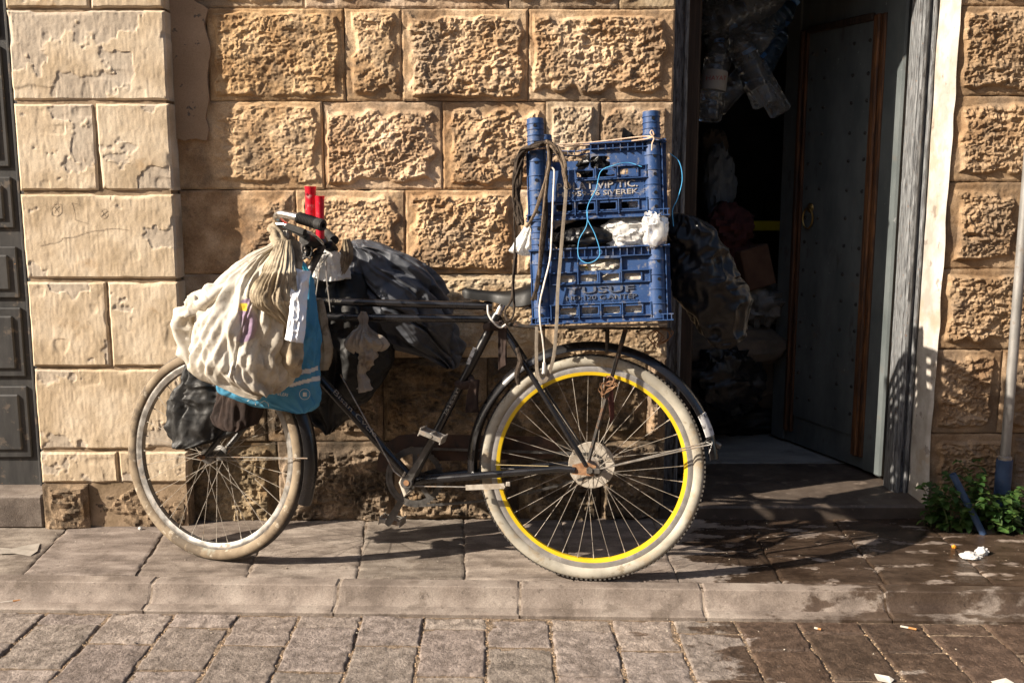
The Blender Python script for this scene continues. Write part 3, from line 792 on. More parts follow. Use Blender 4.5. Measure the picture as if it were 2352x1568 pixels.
def pedal(p, ang, s):
    """open cage pedal: centre p on the crank end, cage outwards"""
    side = Vector(EW)*s; e = Vector(EU)*math.cos(ang)+Vector(EV)*math.sin(ang); t = side.cross(e)
    rot = Matrix((tuple(e), tuple(side), tuple(t))).transposed(); m = MB()
    ct = p+side*.055
    m.tube([p, p+side*.02, p+side*.022, p+side*.088, p+side*.09, p+side*.10], [.007,.007,.0095,.0095,.006,.006], 12)
    for q in (-1, 1):
        m.box(ct+e*q*.036, (.0035, .084, .019), rot, .001)
        for k in range(6): m.box(ct+e*q*.0365+side*(k-2.5)*.0155+t*.011, (.004, .008, .006), rot, .001)
        for k in range(6): m.box(ct+e*q*.0365+side*(k-2.5)*.0155-t*.011, (.004, .008, .006), rot, .001)
    for q in (-1, 1): m.box(ct+side*q*.040, (.072, .005, .015), rot, .0015)
    for q in (-1, 1): m.box(ct+side*q*.016, (.070, .004, .010), rot, .001)
    m.build('pedal', MAT_STEEL, bike)
pe = PB(1003, 994, .075); crank(1, pe); pedal(pe, .35, 1)
a0 = B(bbu, bbv, -.066); pe2 = a0*1.0-(pe-B(bbu, bbv, .066)); crank(-1, pe2); pedal(pe2, .1, -1)
MB().tube([B(bbu+.012, bbv+.03, .045), B(bbu+.026, bbv-.005, .05), B(bbu+.01, bbv-.045, .048), B(bbu-.012, bbv-.03, .045)], [.006, .010, .010, .006], 8, flat=.4).build('crank_guard', MAT_DUSTY, bike, smooth=True)
cw = -.046; cc = B(bbu, bbv, cw); m = MB(); NT_ = 46; CR = .096
vs = []; 
for k in range(NT_*2):
    a = math.pi*k/NT_; r_o = CR+(.004 if k % 2 else -.003)
    for r_ in (CR-.018, r_o):
        for h in (-.0015, .0015): vs.append(cc+(Vector(EU)*math.cos(a)+Vector(EV)*math.sin(a))*r_+Vector(EW)*h)
fs = []
nn = NT_*2
for k in range(nn):
    j = (k+1) % nn
    fs += [(k*4+1, k*4+3, j*4+3, j*4+1), (k*4, j*4, j*4+2, k*4+2), (k*4+2, j*4+2, j*4+3, k*4+3), (k*4, k*4+1, j*4+1, j*4)]
m.add(vs, fs)
for k in range(5):
    a = 2*math.pi*k/5+.3; d = Vector(EU)*math.cos(a)+Vector(EV)*math.sin(a); t = Vector(EW).cross(d)
    m.box(cc+d*.052, (.075, .016, .004), Matrix((tuple(d), tuple(t), tuple(EW))).transposed())
m.build('chainring', MAT_CRANK, bike)
def chain_pts():
    rr = .036; pts = []
    n1 = 16
    for k in range(n1+1):
        a = math.radians(82+ (278-82)*0)  # upper tangent
    top = [B(bbu+(0-bbu)*t, bbv+CR+(RW+rr-bbv-CR)*t, cw) for t in np.linspace(0, 1, 44)]
    back = [B(-rr*math.sin(a), RW+rr*math.cos(a), cw) for a in np.linspace(.2, math.pi-.2, 9)]
    bot = [B(0+bbu*t, RW-rr+(bbv-CR-RW+rr)*t-.022*math.sin(math.pi*t), cw) for t in np.linspace(0, 1, 44)]
    frt = [B(bbu+CR*math.sin(a), bbv-CR*math.cos(a), cw) for a in np.linspace(.14, math.pi-.14, 22)]
    return top+back+bot+frt
cp = chain_pts(); m = MB()
for i in range(len(cp)):
    a, b = cp[i], cp[(i+1) % len(cp)]; e = (b-a).normalized(); t = Vector(EW).cross(e); L_ = (b-a).length
    rot = Matrix((tuple(e), tuple(Vector(EW)), tuple(e.cross(Vector(EW))))).transposed()
    wd = .0065 if i % 2 else .0045
    for s in (-1, 1): m.box((a+b)/2+Vector(EW)*s*wd*.5, (L_*1.15, .0014, .0085 if i % 2 else .0075), rot)
m.build('chain', MAT_CRANK, bike)
# chain case: upper cover with rounded front
m = MB(); out = []
for a in np.linspace(math.radians(205), math.radians(90), 14): out.append((bbu-(-.112)*math.cos(a)*-1, bbv+.112*math.sin(a)))
pf = [UV(a_, b_, cw-.018) for a_, b_ in [(866,1080),(869,1045),(887,1017),(915,1000),(950,996),(1275,1003),(1285,1030),(1268,1052),(1010,1058),(985,1038),(945,1024),(908,1042),(893,1085)]]
pf_unused = [(bbu+.118*math.sin(a), bbv+.118*math.cos(a)) for a in np.linspace(math.radians(110), 0, 14)] + [(.10, RW+.075), (.05, RW+.055), (.06, RW+.02), (bbu-.10, bbv+.055)] + [(bbu+.092*math.sin(a), bbv+.092*math.cos(a)) for a in np.linspace(math.radians(-30), math.radians(110), 12)]
MB().prism([B(u, v, cw-.020) for u, v in pf], Vector(EW)*.004).build('chain_case', MAT_CASE, bike)
# ---- mudguards
def mudguard(name, c, n, up, r, a0, a1, mat, half=.032, skirt=.027, N=48, parent=None):
    n = Vector(n); up = Vector(up); fwv = n.cross(up); m = MB()
    prof = []
    for k in range(9):
        b = math.pi*k/8; prof.append((r-skirt*(1-math.sin(b)), -half*math.cos(b)))
    prof += [(q[0]-.0018, q[1]*.96) for q in reversed(prof)]
    ref = up
    m.lathe(prof, c, n, N, closed_prof=True, ref=ref, a0=a0, a1=a1)
    return m.build(name, mat, parent or bike, smooth=True, auto=40)
# ref=up, angles turn towards n x up
fwv = Vector(EW).cross(Vector(EV))                   # points to the rear or the front?
sgn = 1 if fwv.dot(Vector(EU)) > 0 else -1           # +1: positive angle = forwards
A = lambda deg: math.radians(deg)*sgn
mg = mudguard('mudguard', B(0, RW), EW, EV, .403, min(A(98), A(-62)), max(A(98), A(-62)), MAT_BLACK)
mg['label'] = 'black rear mudguard'
mg2 = mudguard('mudguard_tail', B(0, RW), EW, EV, .4035, min(A(-62.3), A(-73)), max(A(-62.3), A(-73)), MAT_WHITEPAINT)
mudguard('mudguard_tail', B(0, RW), EW, EV, .403, min(A(-73.3), A(-84)), max(A(-73.3), A(-84)), MAT_BLACK)
fsg = 1 if ffw.dot(Vector((-1,0,0))) > 0 else -1
fa = [math.radians(d)*fsg for d in (6, -109)]
mf = mudguard('mudguard', fc_, fn, fup, .400, min(fa), max(fa), MAT_BLACK, half=.029); mf['label'] = 'black front mudguard'
# fender stays
st0 = B(-.02, RW, .062)
tubes('mudguard_stay', [([st0, B(-.355, RW+.095, .045)], .0022), ([st0, B(-.36, RW+.088, .050)], .0022)], MAT_STEEL, n=6)
m = MB(); rr_ = random.Random(3)
pts = [B(-.36+rr_.uniform(-.02,.02), RW+.09+rr_.uniform(-.03,.02), .03+rr_.uniform(-.02,.02)) for k in range(9)]
m.tube(spline(pts, 6), .0016, 5); m.box(B(-.392, RW+.085, .0), (.03, .025, .02), Matrix.Rotation(.4, 3, 'Y'), .004)
m.build('tail_bracket', MAT_CRANK, bike)
tubes('mudguard_stay', [([fc_+fn*.05, fc_-ffw*fsg*.385+fup*.03+fn*.03], .002)], MAT_STEEL, n=6)
# ---- fork
crown = PB(636, 826)
for s in (1, -1):
    pts = [crown+fn*.035*s, crown.lerp(fc_, .35)+fn*.047*s-ffw*fsg*.004, crown.lerp(fc_, .75)+fn*.050*s-ffw*fsg*.012, fc_+fn*.050*s]
    tubes('fork_blade', [(spline(pts, 6), .0095)], MAT_BLACK, n=10)
    tubes('axle_nut', [([fc_+fn*.055*s, fc_+fn*.070*s], .009), ([fc_+fn*.06*s, fc_+fn*.082*s], .0045)], MAT_RUST, n=6)
tubes('fork_crown', [([crown-fn*.045, crown+fn*.045], .014), ([crown, head_bot], .0165)], MAT_BLACK)
# ---- flat bracket and bolt under the near chain stay
def strip(name, pts, w_, th, mat, upv, parent=None):
    m = MB(); m.tube(pts, w_, 4, flat=th/w_, up=upv); return m.build(name, mat, parent or bike)
m = MB(); a = PB(1070, 1119, .07); b = PB(1158, 1116, .07); e = (b-a).normalized(); t = Vector(EW).cross(e)
m.prism([a-t*.008, b-t*.008, b+t*.009, a+t*.008], Vector(EW)*.004)
m.tube([b-Vector(EW)*.012, b+Vector(EW)*.012], .005, 8); m.box(b+e*.013+t*.006, (.014, .008, .014), None, .002)
m.build('brake_bracket', MAT_DUSTY, bike)
tubes('brake_rod', [([PB(782, 860, .03), PB(860, 1000, .035), PB(905, 1082, .04), PB(950, 1116, .05), PB(1072, 1118, .06)], .0022)], MAT_STEEL, n=6)
tubes('brake_rod', [([PB(755, 585, .03), PB(735, 610, .03), PB(724, 690, .03)], .002), ([PB(748, 600, .02), PB(750, 640, .02), PB(759, 716, .02)], .002)], MAT_STEEL, n=6)
# ---- saddle and post
tubes('seat_post', [([PB(1138, 735), PB(1158, 690)], .0125)], MAT_CHROME)
su0, sv0 = UV(1062, 664); su1, sv1 = UV(1240, 664)
Ls = su0-su1; v = []; f = []; NS, NK = 26, 14
for i in range(NS+1):
    t = i/NS; u = su0-Ls*t
    hw = .018+.012*t if t < .35 else .0222+(.088-.0222)*float(sstep(.35, .9, t))
    if i == 0: hw = .006
    elif i == 1: hw = .014
    top = sv0+.006-.010*math.sin(math.pi*min(1, t*1.1))+.016*float(sstep(.55, 1, t))
    if i == 0: top -= .010
    drop = .034+.034*float(sstep(.3, .9, t))
    if i == 0: drop = .012
    for k in range(NK):
        a = math.pi*k/(NK-1)
        w_ = hw*math.cos(a); vv = top-drop*(1-math.sin(a)**.55)
        v.append(B(u, vv, w_))
for i in range(NS):
    for k in range(NK-1): f.append((i*NK+k, i*NK+k+1, (i+1)*NK+k+1, (i+1)*NK+k))
    f.append((i*NK+NK-1, i*NK, (i+1)*NK, (i+1)*NK+NK-1))
f += [tuple(range(NK-1, -1, -1)), tuple(NS*NK+k for k in range(NK))]
saddle = mesh_obj('saddle', v, f, M('saddle_vinyl', [(.005,.005,.005), (.010,.0095,.009)], 20, rough=.42, rough2=.55, spec=.25, stains=[(22, .64, .74, (.05,.042,.035), .4, .8)]), bike, smooth=True, auto=50)
m = MB()
for s in (1, -1):
    m.tube(spline([B(su0-.03, sv0-.012, .006*s), B(su0-.09, sv0-.035, .016*s), B(su0-.15, sv0-.040, .022*s), B(su1+.03, sv0-.022, .045*s)], 6), .0035, 6)
    hx = [B(su1+.035+.014*math.cos(a), sv0-.062+.05*a/(8*math.pi), .05*s+.014*math.sin(a)) for a in np.linspace(0, 8*math.pi, 60)]
    m.tube(hx, .0022, 5)
m.build('saddle_rails', MAT_STEEL, saddle, smooth=True)
# ---- handlebar
Y_ST = float(PB(735, 565)[1])
hb = P(738, 552, Y_ST)
tubes('stem', [([head_top, PB(712, 622), PB(742, 562)], .0125), ([PB(744, 560), PB(738, 548)], .017)], MAT_CRANK)
bar = [P(764, 560, Y_ST+.16), P(748, 556, Y_ST+.07), P(735, 553, Y_ST), P(700, 540, Y_ST-.08), P(655, 517, Y_ST-.17), P(637, 501, Y_ST-.235), P(641, 492, Y_ST-.27), P(662, 494, Y_ST-.295), P(690, 501, Y_ST-.32), P(725, 511, Y_ST-.35)]
tubes('handlebar', [(spline(bar, 8), .0112)], MAT_CHROME)
g0, g1 = Vector(P(686, 500, Y_ST-.318)), Vector(P(740, 517, Y_ST-.365))
gp, gr = [], []
for k in range(33):
    t = k/32; gp.append(g0.lerp(g1, t)); gr.append(.0165+(.0016 if k % 2 else -.0006)*(0 < t < .78) + (.0015 if t > .8 else 0) + (.001 if t == 0 else 0))
m = MB(); m.tube(gp, gr, 16, caps=False)
m.lathe([(.0172, 0), (.0165, .004), (.008, .005), (.0075, -.012), (0, -.012)], g1, (g1-g0).normalized(), 16)
m.lathe([(.0172, 0), (.011, -.001)], g0, (g1-g0).normalized(), 16)
m.build('handle_grip', MAT_RUBBER, bike, smooth=True, auto=60, label='ribbed black handlebar grip')
# far grip, half hidden
f0, f1 = Vector(P(752, 538, Y_ST+.16)), Vector(P(768, 552, Y_ST+.10))
tubes('handle_grip', [([Vector(P(742, 530, Y_ST+.2)), f0, f1], .0165)], MAT_RUBBER)
# roller lever brake: bright rod loop with a black sleeve
lv = [P(655, 531, Y_ST-.20), P(636, 530, Y_ST-.22), P(620, 524, Y_ST-.245), P(622, 517, Y_ST-.26), P(640, 515, Y_ST-.275), P(662, 518, Y_ST-.29), P(700, 530, Y_ST-.315), P(722, 540, Y_ST-.30), P(735, 552, Y_ST-.2), P(742, 560, Y_ST-.05)]
tubes('brake_lever', [(spline(lv, 8), .0042)], MAT_CHROME, n=8)
a, b = Vector(P(657, 519, Y_ST-.295)), Vector(P(702, 535, Y_ST-.325)); e = (b-a).normalized(); up_ = Vector((0,0,1)); sd_ = e.cross(up_).normalized(); u2 = sd_.cross(e)
MB().box((a+b)/2, ((b-a).length, .016, .020), Matrix((tuple(e), tuple(sd_), tuple(u2))).transposed(), .004).build('lever_sleeve', MAT_RUBBER, bike)
# clamps and cable clutter around the stem
m = MB(); rr_ = random.Random(12)
for k in range(7):
    p = [P(715+rr_.uniform(-25,35), 560+rr_.uniform(-25,45), Y_ST-.03+rr_.uniform(-.05,.06)) for q in range(4)]
    m.tube(spline(p, 6), .0028, 6)
m.tube([P(700, 548, Y_ST-.09), P(728, 556, Y_ST-.02)], .021, 10); m.tube([P(752, 560, Y_ST+.02), P(765, 575, Y_ST+.06)], .019, 10)
m.build('brake_cables', MAT_RUBBER, bike, smooth=True)
# head lamp with a bright reflector
lc = Vector(P(690, 576, Y_ST-.03)); ln = Vector((-.55, -.75, -.05)).normalized()
m = MB(); m.lathe([(.0, -.045), (.012, -.043), (.024, -.028), (.031, -.008), (.032, .0), (.029, .002)], lc, ln, 20); lamp = m.build('head_lamp', MAT_BLACK, bike, smooth=True)
MB().lathe([(.0, -.004), (.015, -.001), (.0285, .002)], lc, ln, 20).build('lamp_glass', M('lamp_reflector', [(.6,.62,.66)], rough=.12, metallic=.9), lamp, smooth=True)

# ---- carrier rack
rk = M('rack_steel', [(.03,.028,.027), (.07,.06,.05)], 30, rough=.6, metallic=.3, stains=[(40, .52, .62, (.14,.07,.035), .7, .9)])
ru0, rv0 = UV(1240, 752); ru1, rv1 = UV(1540, 752)
m = MB()
for w_ in (-.10, -.05, 0, .05, .10): m.tube([B(ru0, rv0, w_), B(ru1, rv0+.004, w_)], .004, 6)
for u_ in np.linspace(ru0, ru1, 5): m.tube([B(u_, rv0-.006, -.11), B(u_, rv0-.006, .11)], .004, 6)
for s in (1, -1):
    m.tube([B(UV(1437, 752)[0], rv0, .062*s), B(.004, RW+.03, .068*s)], .0065, 8)
    m.tube([B(UV(1395, 752)[0], rv0, .05*s), B(UV(1395, 800)[0], rv0-.075, .05*s)], .005, 6)
m.tube([B(ru0, rv0, 0), PB(1168, 745)], .006, 6)
m.build('carrier_rack', rk, bike, smooth=True)

# ================================================================== CRATES ON THE CARRIER
MAT_CRATE = M('blue_crate_plastic', [(.017,.052,.155), (.030,.078,.205)], 8, rough=.42, rough2=.58, spec=.45, bump=(60, .08, .002),
              stains=[(11, .55, .70, (.11,.125,.16), .55, .8), (40, .55, .66, (.24,.22,.19), .55, .9), (90, .60, .66, (.20,.21,.23), .4, .9), (5, .58, .72, (.012,.03,.11), .5)])
MAT_CRATE_TXT = M('dusty_crate_lettering', [(.30,.28,.26), (.42,.38,.33)], 60, rough=.8, stains=[(70, .52, .60, (.04,.08,.20), .7)])
MAT_CRATE_TXT2 = M('scuffed_crate_lettering', [(.045,.062,.105), (.085,.10,.135)], 60, rough=.7, stains=[(80, .54, .62, (.25,.22,.18), .6)])
MAT_HOLE_SHADE = M('painted_hole_shade', [(.004,.005,.008)], rough=.9)  # near-black colour paints the shade inside the post holes
MAT_PLANK = M('grey_plank', [(.20,.17,.14), (.34,.30,.26)], 40, rough=.85, bump=(60, .4, .003), stretch=(1, 6, 6))
MAT_WHITEBAG = M('white_plastic_film', [(.72,.71,.69), (.84,.83,.81)], 14, rough=.32, rough2=.5, spec=.5, bump=(70, .35, .004), crinkle=(45, .9, .012)); translucent(MAT_WHITEBAG, .35, (.9,.88,.84))
MAT_CREAMBAG = M('cream_plastic_film', [(.62,.56,.46), (.80,.76,.68)], 14, rough=.4, spec=.5, bump=(70, .4, .004), crinkle=(45, .9, .012)); translucent(MAT_CREAMBAG, .25, (.85,.78,.66))
MAT_BLACKBAG = M('black_plastic_film', [(.006,.006,.007), (.012,.012,.013)], 14, rough=.28, rough2=.42, spec=.35, bump=(55, .3, .004), crinkle=(20, .6, .014))
MAT_DULLBLACK = M('black_woven_sack', [(.009,.009,.009), (.016,.015,.014)], 14, rough=.45, rough2=.7, spec=.4, bump=(60, .4, .004), crinkle=(20, .7, .016))

def text_mesh(s, size, extrude, offset=0.0, align='CENTER', spacing=1.0):
    cu = bpy.data.curves.new('lettering', 'FONT'); cu.body = s; cu.size = size; cu.extrude = extrude; cu.offset = offset
    cu.align_x = align; cu.align_y = 'CENTER'; cu.space_character = spacing; cu.resolution_u = 2
    o = bpy.data.objects.new('lettering', cu); COL.objects.link(o)
    dg = bpy.context.evaluated_depsgraph_get(); me = bpy.data.meshes.new_from_object(o.evaluated_get(dg))
    bpy.data.objects.remove(o); bpy.data.curves.remove(cu)
    return me
def lettering(s, size, place, mat, parent, extrude=.0015, offset=0.0, width=None, name='lettering', spacing=1.0, align='CENTER', xs=1.0):
    """place(x, y, z): local text coordinates -> world"""
    me = text_mesh(s, size, extrude, offset, align, spacing)
    co = np.zeros(len(me.vertices)*3); me.vertices.foreach_get('co', co); co = co.reshape(-1, 3)
    if width: xs = width/(co[:,0].max()-co[:,0].min())
    co[:,0] *= xs
    new = np.array([tuple(place(*c)) for c in co])
    me.vertices.foreach_set('co', new.ravel()); me.update(); me.materials.clear(); me.materials.append(mat)
    me.polygons.foreach_set('material_index', [0]*len(me.polygons))
    o = bpy.data.objects.new(name, me); COL.objects.link(o); attach(o, parent); return o

CROT = math.radians(3.0)
CX_ = Vector(-EU*math.cos(CROT)+EV*math.sin(CROT)); CY_ = Vector(EV*math.cos(CROT)+EU*math.sin(CROT)); CZ_ = Vector(EW)
CD = .30; CF = .15                                    # crate depth, front face offset from the bike's middle plane
c_org = PB(1218, 746, CF)
CWID = (PB(1547, 731, CF)-c_org).length
def plate(m, T, x0, x1, y0, y1, th, holes):
    """flat panel with rounded rectangular holes; T(x, y, z) places it, thickness goes to -z"""
    xs = sorted({x0, x1, *[h[0] for h in holes], *[h[1] for h in holes]}); ys = sorted({y0, y1, *[h[2] for h in holes], *[h[3] for h in holes]})
    solid = {}
    for i in range(len(xs)-1):
        for j in range(len(ys)-1):
            cx, cy = (xs[i]+xs[i+1])/2, (ys[j]+ys[j+1])/2
            solid[i, j] = not any(h[0] < cx < h[1] and h[2] < cy < h[3] for h in holes)
    for (i, j), s in solid.items():
        if not s: continue
        a, b, c, d = (xs[i], ys[j]), (xs[i+1], ys[j]), (xs[i+1], ys[j+1]), (xs[i], ys[j+1])
        v = [T(*p, 0) for p in (a, b, c, d)]+[T(*p, -th) for p in (a, b, c, d)]
        f = [(0,1,2,3), (7,6,5,4)]
        for k, (di, dj) in enumerate(((0,-1), (1,0), (0,1), (-1,0))):
            if not solid.get((i+di, j+dj), False): f.append((k, k+4, (k+1) % 4+4, (k+1) % 4))
        m.add(v, f)
    for (a0, a1, b0, b1) in holes:
        r = min(a1-a0, b1-b0)*.28
        for (cx, cy, sx, sy) in ((a0, b0, 1, 1), (a1, b0, -1, 1), (a1, b1, -1, -1), (a0, b1, 1, -1)):
            tri = [(cx, cy), (cx+sx*r, cy), (cx+sx*r*.3, cy+sy*r*.3), (cx, cy+sy*r)]
            v = [T(*p, .0002) for p in tri]+[T(*p, -th) for p in tri]
            m.add(v, [(0,1,2,3), (7,6,5,4), (1,5,6,2), (2,6,7,3)])
def bar(m, T, x0, x1, y0, y1, z0, z1):
    v = [T(x, y, z) for z in (z0, z1) for y in (y0, y1) for x in (x0, x1)]
    m.add(v, [(0,2,3,1), (4,5,7,6), (0,1,5,4), (2,6,7,3), (0,4,6,2), (1,3,7,5)])
HC = .228; TUBE_UP = .088
def make_crate(org, label, lines, broken=False):
    root = empty('plastic_crate', tuple(org), label, 'crate', 'blue crates stacked on the carrier')
    def T(x, y, z): return org+CX_*x+CY_*y+CZ_*z        # z=0 front face, negative = towards the wall
    Tb = lambda x, y, z: T(CWID-x, y, -CD-z)
    Tl = lambda x, y, z: T(-z+.008, y, -CD+x) if False else T(.012-z*1.0, y, -CD+x)
    Tr = lambda x, y, z: T(CWID-.012+z, y, -x)
    sw, sp = .050, .066; sx = [CWID/2+(k-1.5)*sp for k in range(4)]
    slots = [(x-sw/2, x+sw/2, .027, .048) for x in sx]+[(x-sw/2, x+sw/2, .126, .147) for x in sx]
    hand = (CWID/2-.062, CWID/2+.062, .158, .192)
    # front panel
    m = MB(); L0, L1 = .062, CWID-.062
    holes = slots+[hand]
    if broken:
        holes = [h for h in slots if not (h[2] > .1 and h[0] < CWID/2-.09)]+[(L0+.001, CWID/2-.016, .152, .229), (CWID/2-.016, CWID/2+.044, .152, .190)]
    plate(m, T, L0, L1, .0, HC, .003, holes)
    front = m.build('front_panel', MAT_CRATE, root)
    # raised lips, ribs and rims on the front
    r = MB()
    for h in holes[:8] if not broken else holes[:-2]:
        e = .004
        bar(r, T, h[0]-e, h[1]+e, h[3], h[3]+e, 0, .005); bar(r, T, h[0]-e, h[1]+e, h[2]-e, h[2], 0, .005)
        bar(r, T, h[0]-e, h[0], h[2], h[3], 0, .005); bar(r, T, h[1], h[1]+e, h[2], h[3], 0, .005)
    for x in [L0+.004]+[CWID/2+(k-1)*sp for k in range(3)]+[L1-.004]:
        bar(r, T, x-.0015, x+.0015, .012, .058, 0, .011)
        if not (broken and x < CWID/2-.05): bar(r, T, x-.0015, x+.0015, .118, .155, 0, .011)
    bar(r, T, L0, L1, .0560, .0585, 0, .008)
    if not broken:
        bar(r, T, L0, L1, .1185, .121, 0, .008)
        bar(r, T, L0, CWID/2-.066, .1535, .156, 0, .011); bar(r, T, CWID/2+.066, L1, .1535, .156, 0, .011)
        for s in (-1, 1): bar(r, T, CWID/2+s*.066-.002, CWID/2+s*.066+.002, .152, .20, 0, .011)
        bar(r, T, CWID/2-.066, CWID/2+.066, .194, .198, 0, .013)
        for k in range(15): x = L0+.006+(L1-L0-.012)*k/14; bar(r, T, x-.0012, x+.0012, .200, HC-.003, 0, .012)
        bar(r, T, .005, CWID-.005, HC-.003, HC+.001, -.004, .016); bar(r, T, L0, L1, .1985, .2010, 0, .012)
        r.lathe([(.0055, 0), (.0055, .012), (.009, .012), (.009, 0)], T(CWID/2+.002, .213, 0), CZ_, 14)
    else:
        bar(r, T, CWID/2-.05, L1, .1165, .119, 0, .012); bar(r, T, CWID/2+.05, L1, .1535, .156, 0, .011)
        for k in range(8): x = CWID/2-.012+(L1-CWID/2)*k/7.0; bar(r, T, x-.0012, x+.0012, .206 if k < 4 else .20, HC-.003, 0, .012)
        bar(r, T, CWID/2-.016, CWID-.005, HC-.003, HC+.001, -.004, .016); bar(r, T, CWID/2-.012, L1, .2085, .2110, 0, .012)
        bar(r, T, .005, .064, HC-.003, HC+.001, -.004, .016)
        # the torn rim sags into the gap
        for dz in (0, .013): r.tube([T(L0, .206+dz, -.004), T(L0+.05, .200+dz, -.010), T(L0+.10, .197+dz, -.016), T(CWID/2-.012, .203+dz, -.012)], .0022, 4)
        for k in range(6): r.tube([T(L0+.012+.02*k, .203-.004*math.sin(k*.6), -.008-.001*k), T(L0+.012+.02*k, .218-.004*math.sin(k*.6), -.008-.001*k)], .0014, 4)
        for k in range(16):                                    # dotted border round the name panel
            for yy in (.060, .1155): r.lathe([(0, .0015), (.0022, .001), (.0024, 0)], T(L0+.02+(L1-L0-.03)*k/15, yy, 0), CZ_, 6)
        for k in range(4): r.lathe([(0, .0015), (.0026, .001), (.0028, 0)], T(L1-.012, .07+.012*k, 0), CZ_, 6)
    # foot flange
    bar(r, T, .0, CWID, .0, .003, -.01, .013); bar(r, T, L0, L1, .018, .0205, 0, .008)
    for k in range(5):
        for sx_ in (0, CWID-.062): x = sx_+.006+.0125*k; bar(r, T, x-.0012, x+.0012, .003, .018, 0, .012)
    bar(r, T, .0, .062, .018, .021, 0, .012); bar(r, T, CWID-.062, CWID, .018, .021, 0, .012)
    r.build('ribs', MAT_CRATE, front)
    # other walls and the bottom
    for TT, w_, nm in ((Tb, CWID, 'back_panel'), (Tl, CD, 'side_panel'), (Tr, CD, 'side_panel')):
        q = MB(); hs = [(x-.022, x+.022, a, a+.022) for a in (.03, .08, .13, .175) for x in np.linspace(.075, w_-.075, 5 if w_ > .35 else 3)]
        plate(q, TT, .02, w_-.02, 0, HC, .003, hs)
        bar(q, TT, .02, w_-.02, HC-.004, HC, 0, .010); bar(q, TT, .02, w_-.02, .0, .004, 0, .010)
        for x in np.linspace(.05, w_-.05, 5): bar(q, TT, x-.0012, x+.0012, .004, HC-.004, 0, .008)
        q.build(nm, MAT_CRATE, root)
    q = MB(); bar(q, T, .01, CWID-.01, .004, .008, -CD+.01, -.01); q.build('bottom', MAT_CRATE, root)
    # corner posts: ringed tubes that stand above the rim
    rad = .0262
    for (x, z, top_) in ((.036, -rad*.55, 1), (CWID-.046, -rad*.55, 1), (.036, -CD+rad*.6, 1), (CWID-.046, -CD+rad*.6, 1)):
        prof = []; H_ = HC+TUBE_UP; y = .006; base = rad
        prof += [(base*1.02, .004)]
        k = 0
        while y < H_-.006:
            rr_ = rad*(1.06 if y < HC-.01 else .985)
            prof += [(rr_, y), (rr_, y+.0005), (rr_+.0022, y+.001), (rr_+.0022, y+.003), (rr_, y+.0035)]
            y += .044 if y < HC-.02 else .018
        prof += [(rad*.985, H_), (rad*.86, H_), (rad*.86, H_-.06), (0, H_-.06)]
        o_ = T(x, 0, z); q = MB(); q.lathe(prof, o_, CY_, 28)
        post = q.build('corner_post', MAT_CRATE, root, smooth=True, auto=28)
        if z > -.1:
            for yy in (.028+.0, .070, .125, .180, .243, .292):
                hh = MB(); dct = (CZ_+CX_*(.25 if x > .2 else .05)).normalized()
                rr_ = rad*(1.06 if yy < HC else .985)
                hh.lathe([(0, .0012), (.0050, .0012), (.0054, .0006), (.0054, -.002)], T(x, yy, z)+dct*rr_, dct, 12)
                hh.build('hole_shade_disc', MAT_HOLE_SHADE, post)  # raised dark disc, no opening: hole shade put in as colour
            w2 = MB()
            for s in (-1, 1):
                if (x < .2) == (s < 0): bar(w2, T, x+s*(rad+.002)-.0015, x+s*(rad+.002)+.0015, .004, HC-.002, z-.005, z+.016)
                else: bar(w2, T, x+s*(rad+.001)-.002, x+s*(rad+.001)+.002, .004, HC-.002, z-.012, z+.008)
            bar(w2, T, x-rad-.006, x+rad+.006, HC-.004, HC-.0008, z-rad, z+rad+.006)
            w2.build('post_wing', MAT_CRATE, post)
    for (s, size, yy, wd, mt, ex) in lines:
        lettering(s, size, lambda x, y, z, yy=yy: T(CWID/2+.002+x, yy+y, .0005+z), mt, root, ex, width=wd, offset=size*.012)
    return T
TL = make_crate(c_org, 'lower blue plastic crate reading YUSUF, packed with pale bags',
                [('YUSUF', .028, .0990, .205, MAT_CRATE_TXT2, .004), ('NO:120 G.ANTEP', .0195, .0765, .215, MAT_CRATE_TXT2, .003), ('IZIN ALINIP SATILAMAZ BASKASI TARAFINDAN KULLANILAMAZ', .0075, .0645, .225, MAT_CRATE, .001)])
u_org = c_org+CY_*(HC+TUBE_UP-.001)-CX_*.002
TU = make_crate(u_org, 'upper blue plastic crate with broken front rim reading ViP TiC. SiVEREK',
                [('POLAT ViP TiC.', .030, .101, .245, MAT_CRATE_TXT, .0025), ('H-1959-76 SiVEREK', .021, .0775, .245, MAT_CRATE_TXT, .002), ('BAKIR SATILAMAZ BASKASI TARAFINDAN KULLANILAMAZ', .007, .0655, .215, MAT_CRATE, .001)], broken=True)
m = MB(); 
pa, pb_ = PB(1262, 749, CF-.01), PB(1533, 741, CF-.01); e = (pb_-pa).normalized()
m.prism([pa, pb_, pb_-CZ_*.26, pa-CZ_*.26], -CY_*.008)
m.build('plank', MAT_PLANK, None, label='thin grey plank lying under the lower blue crate', cat='plank')

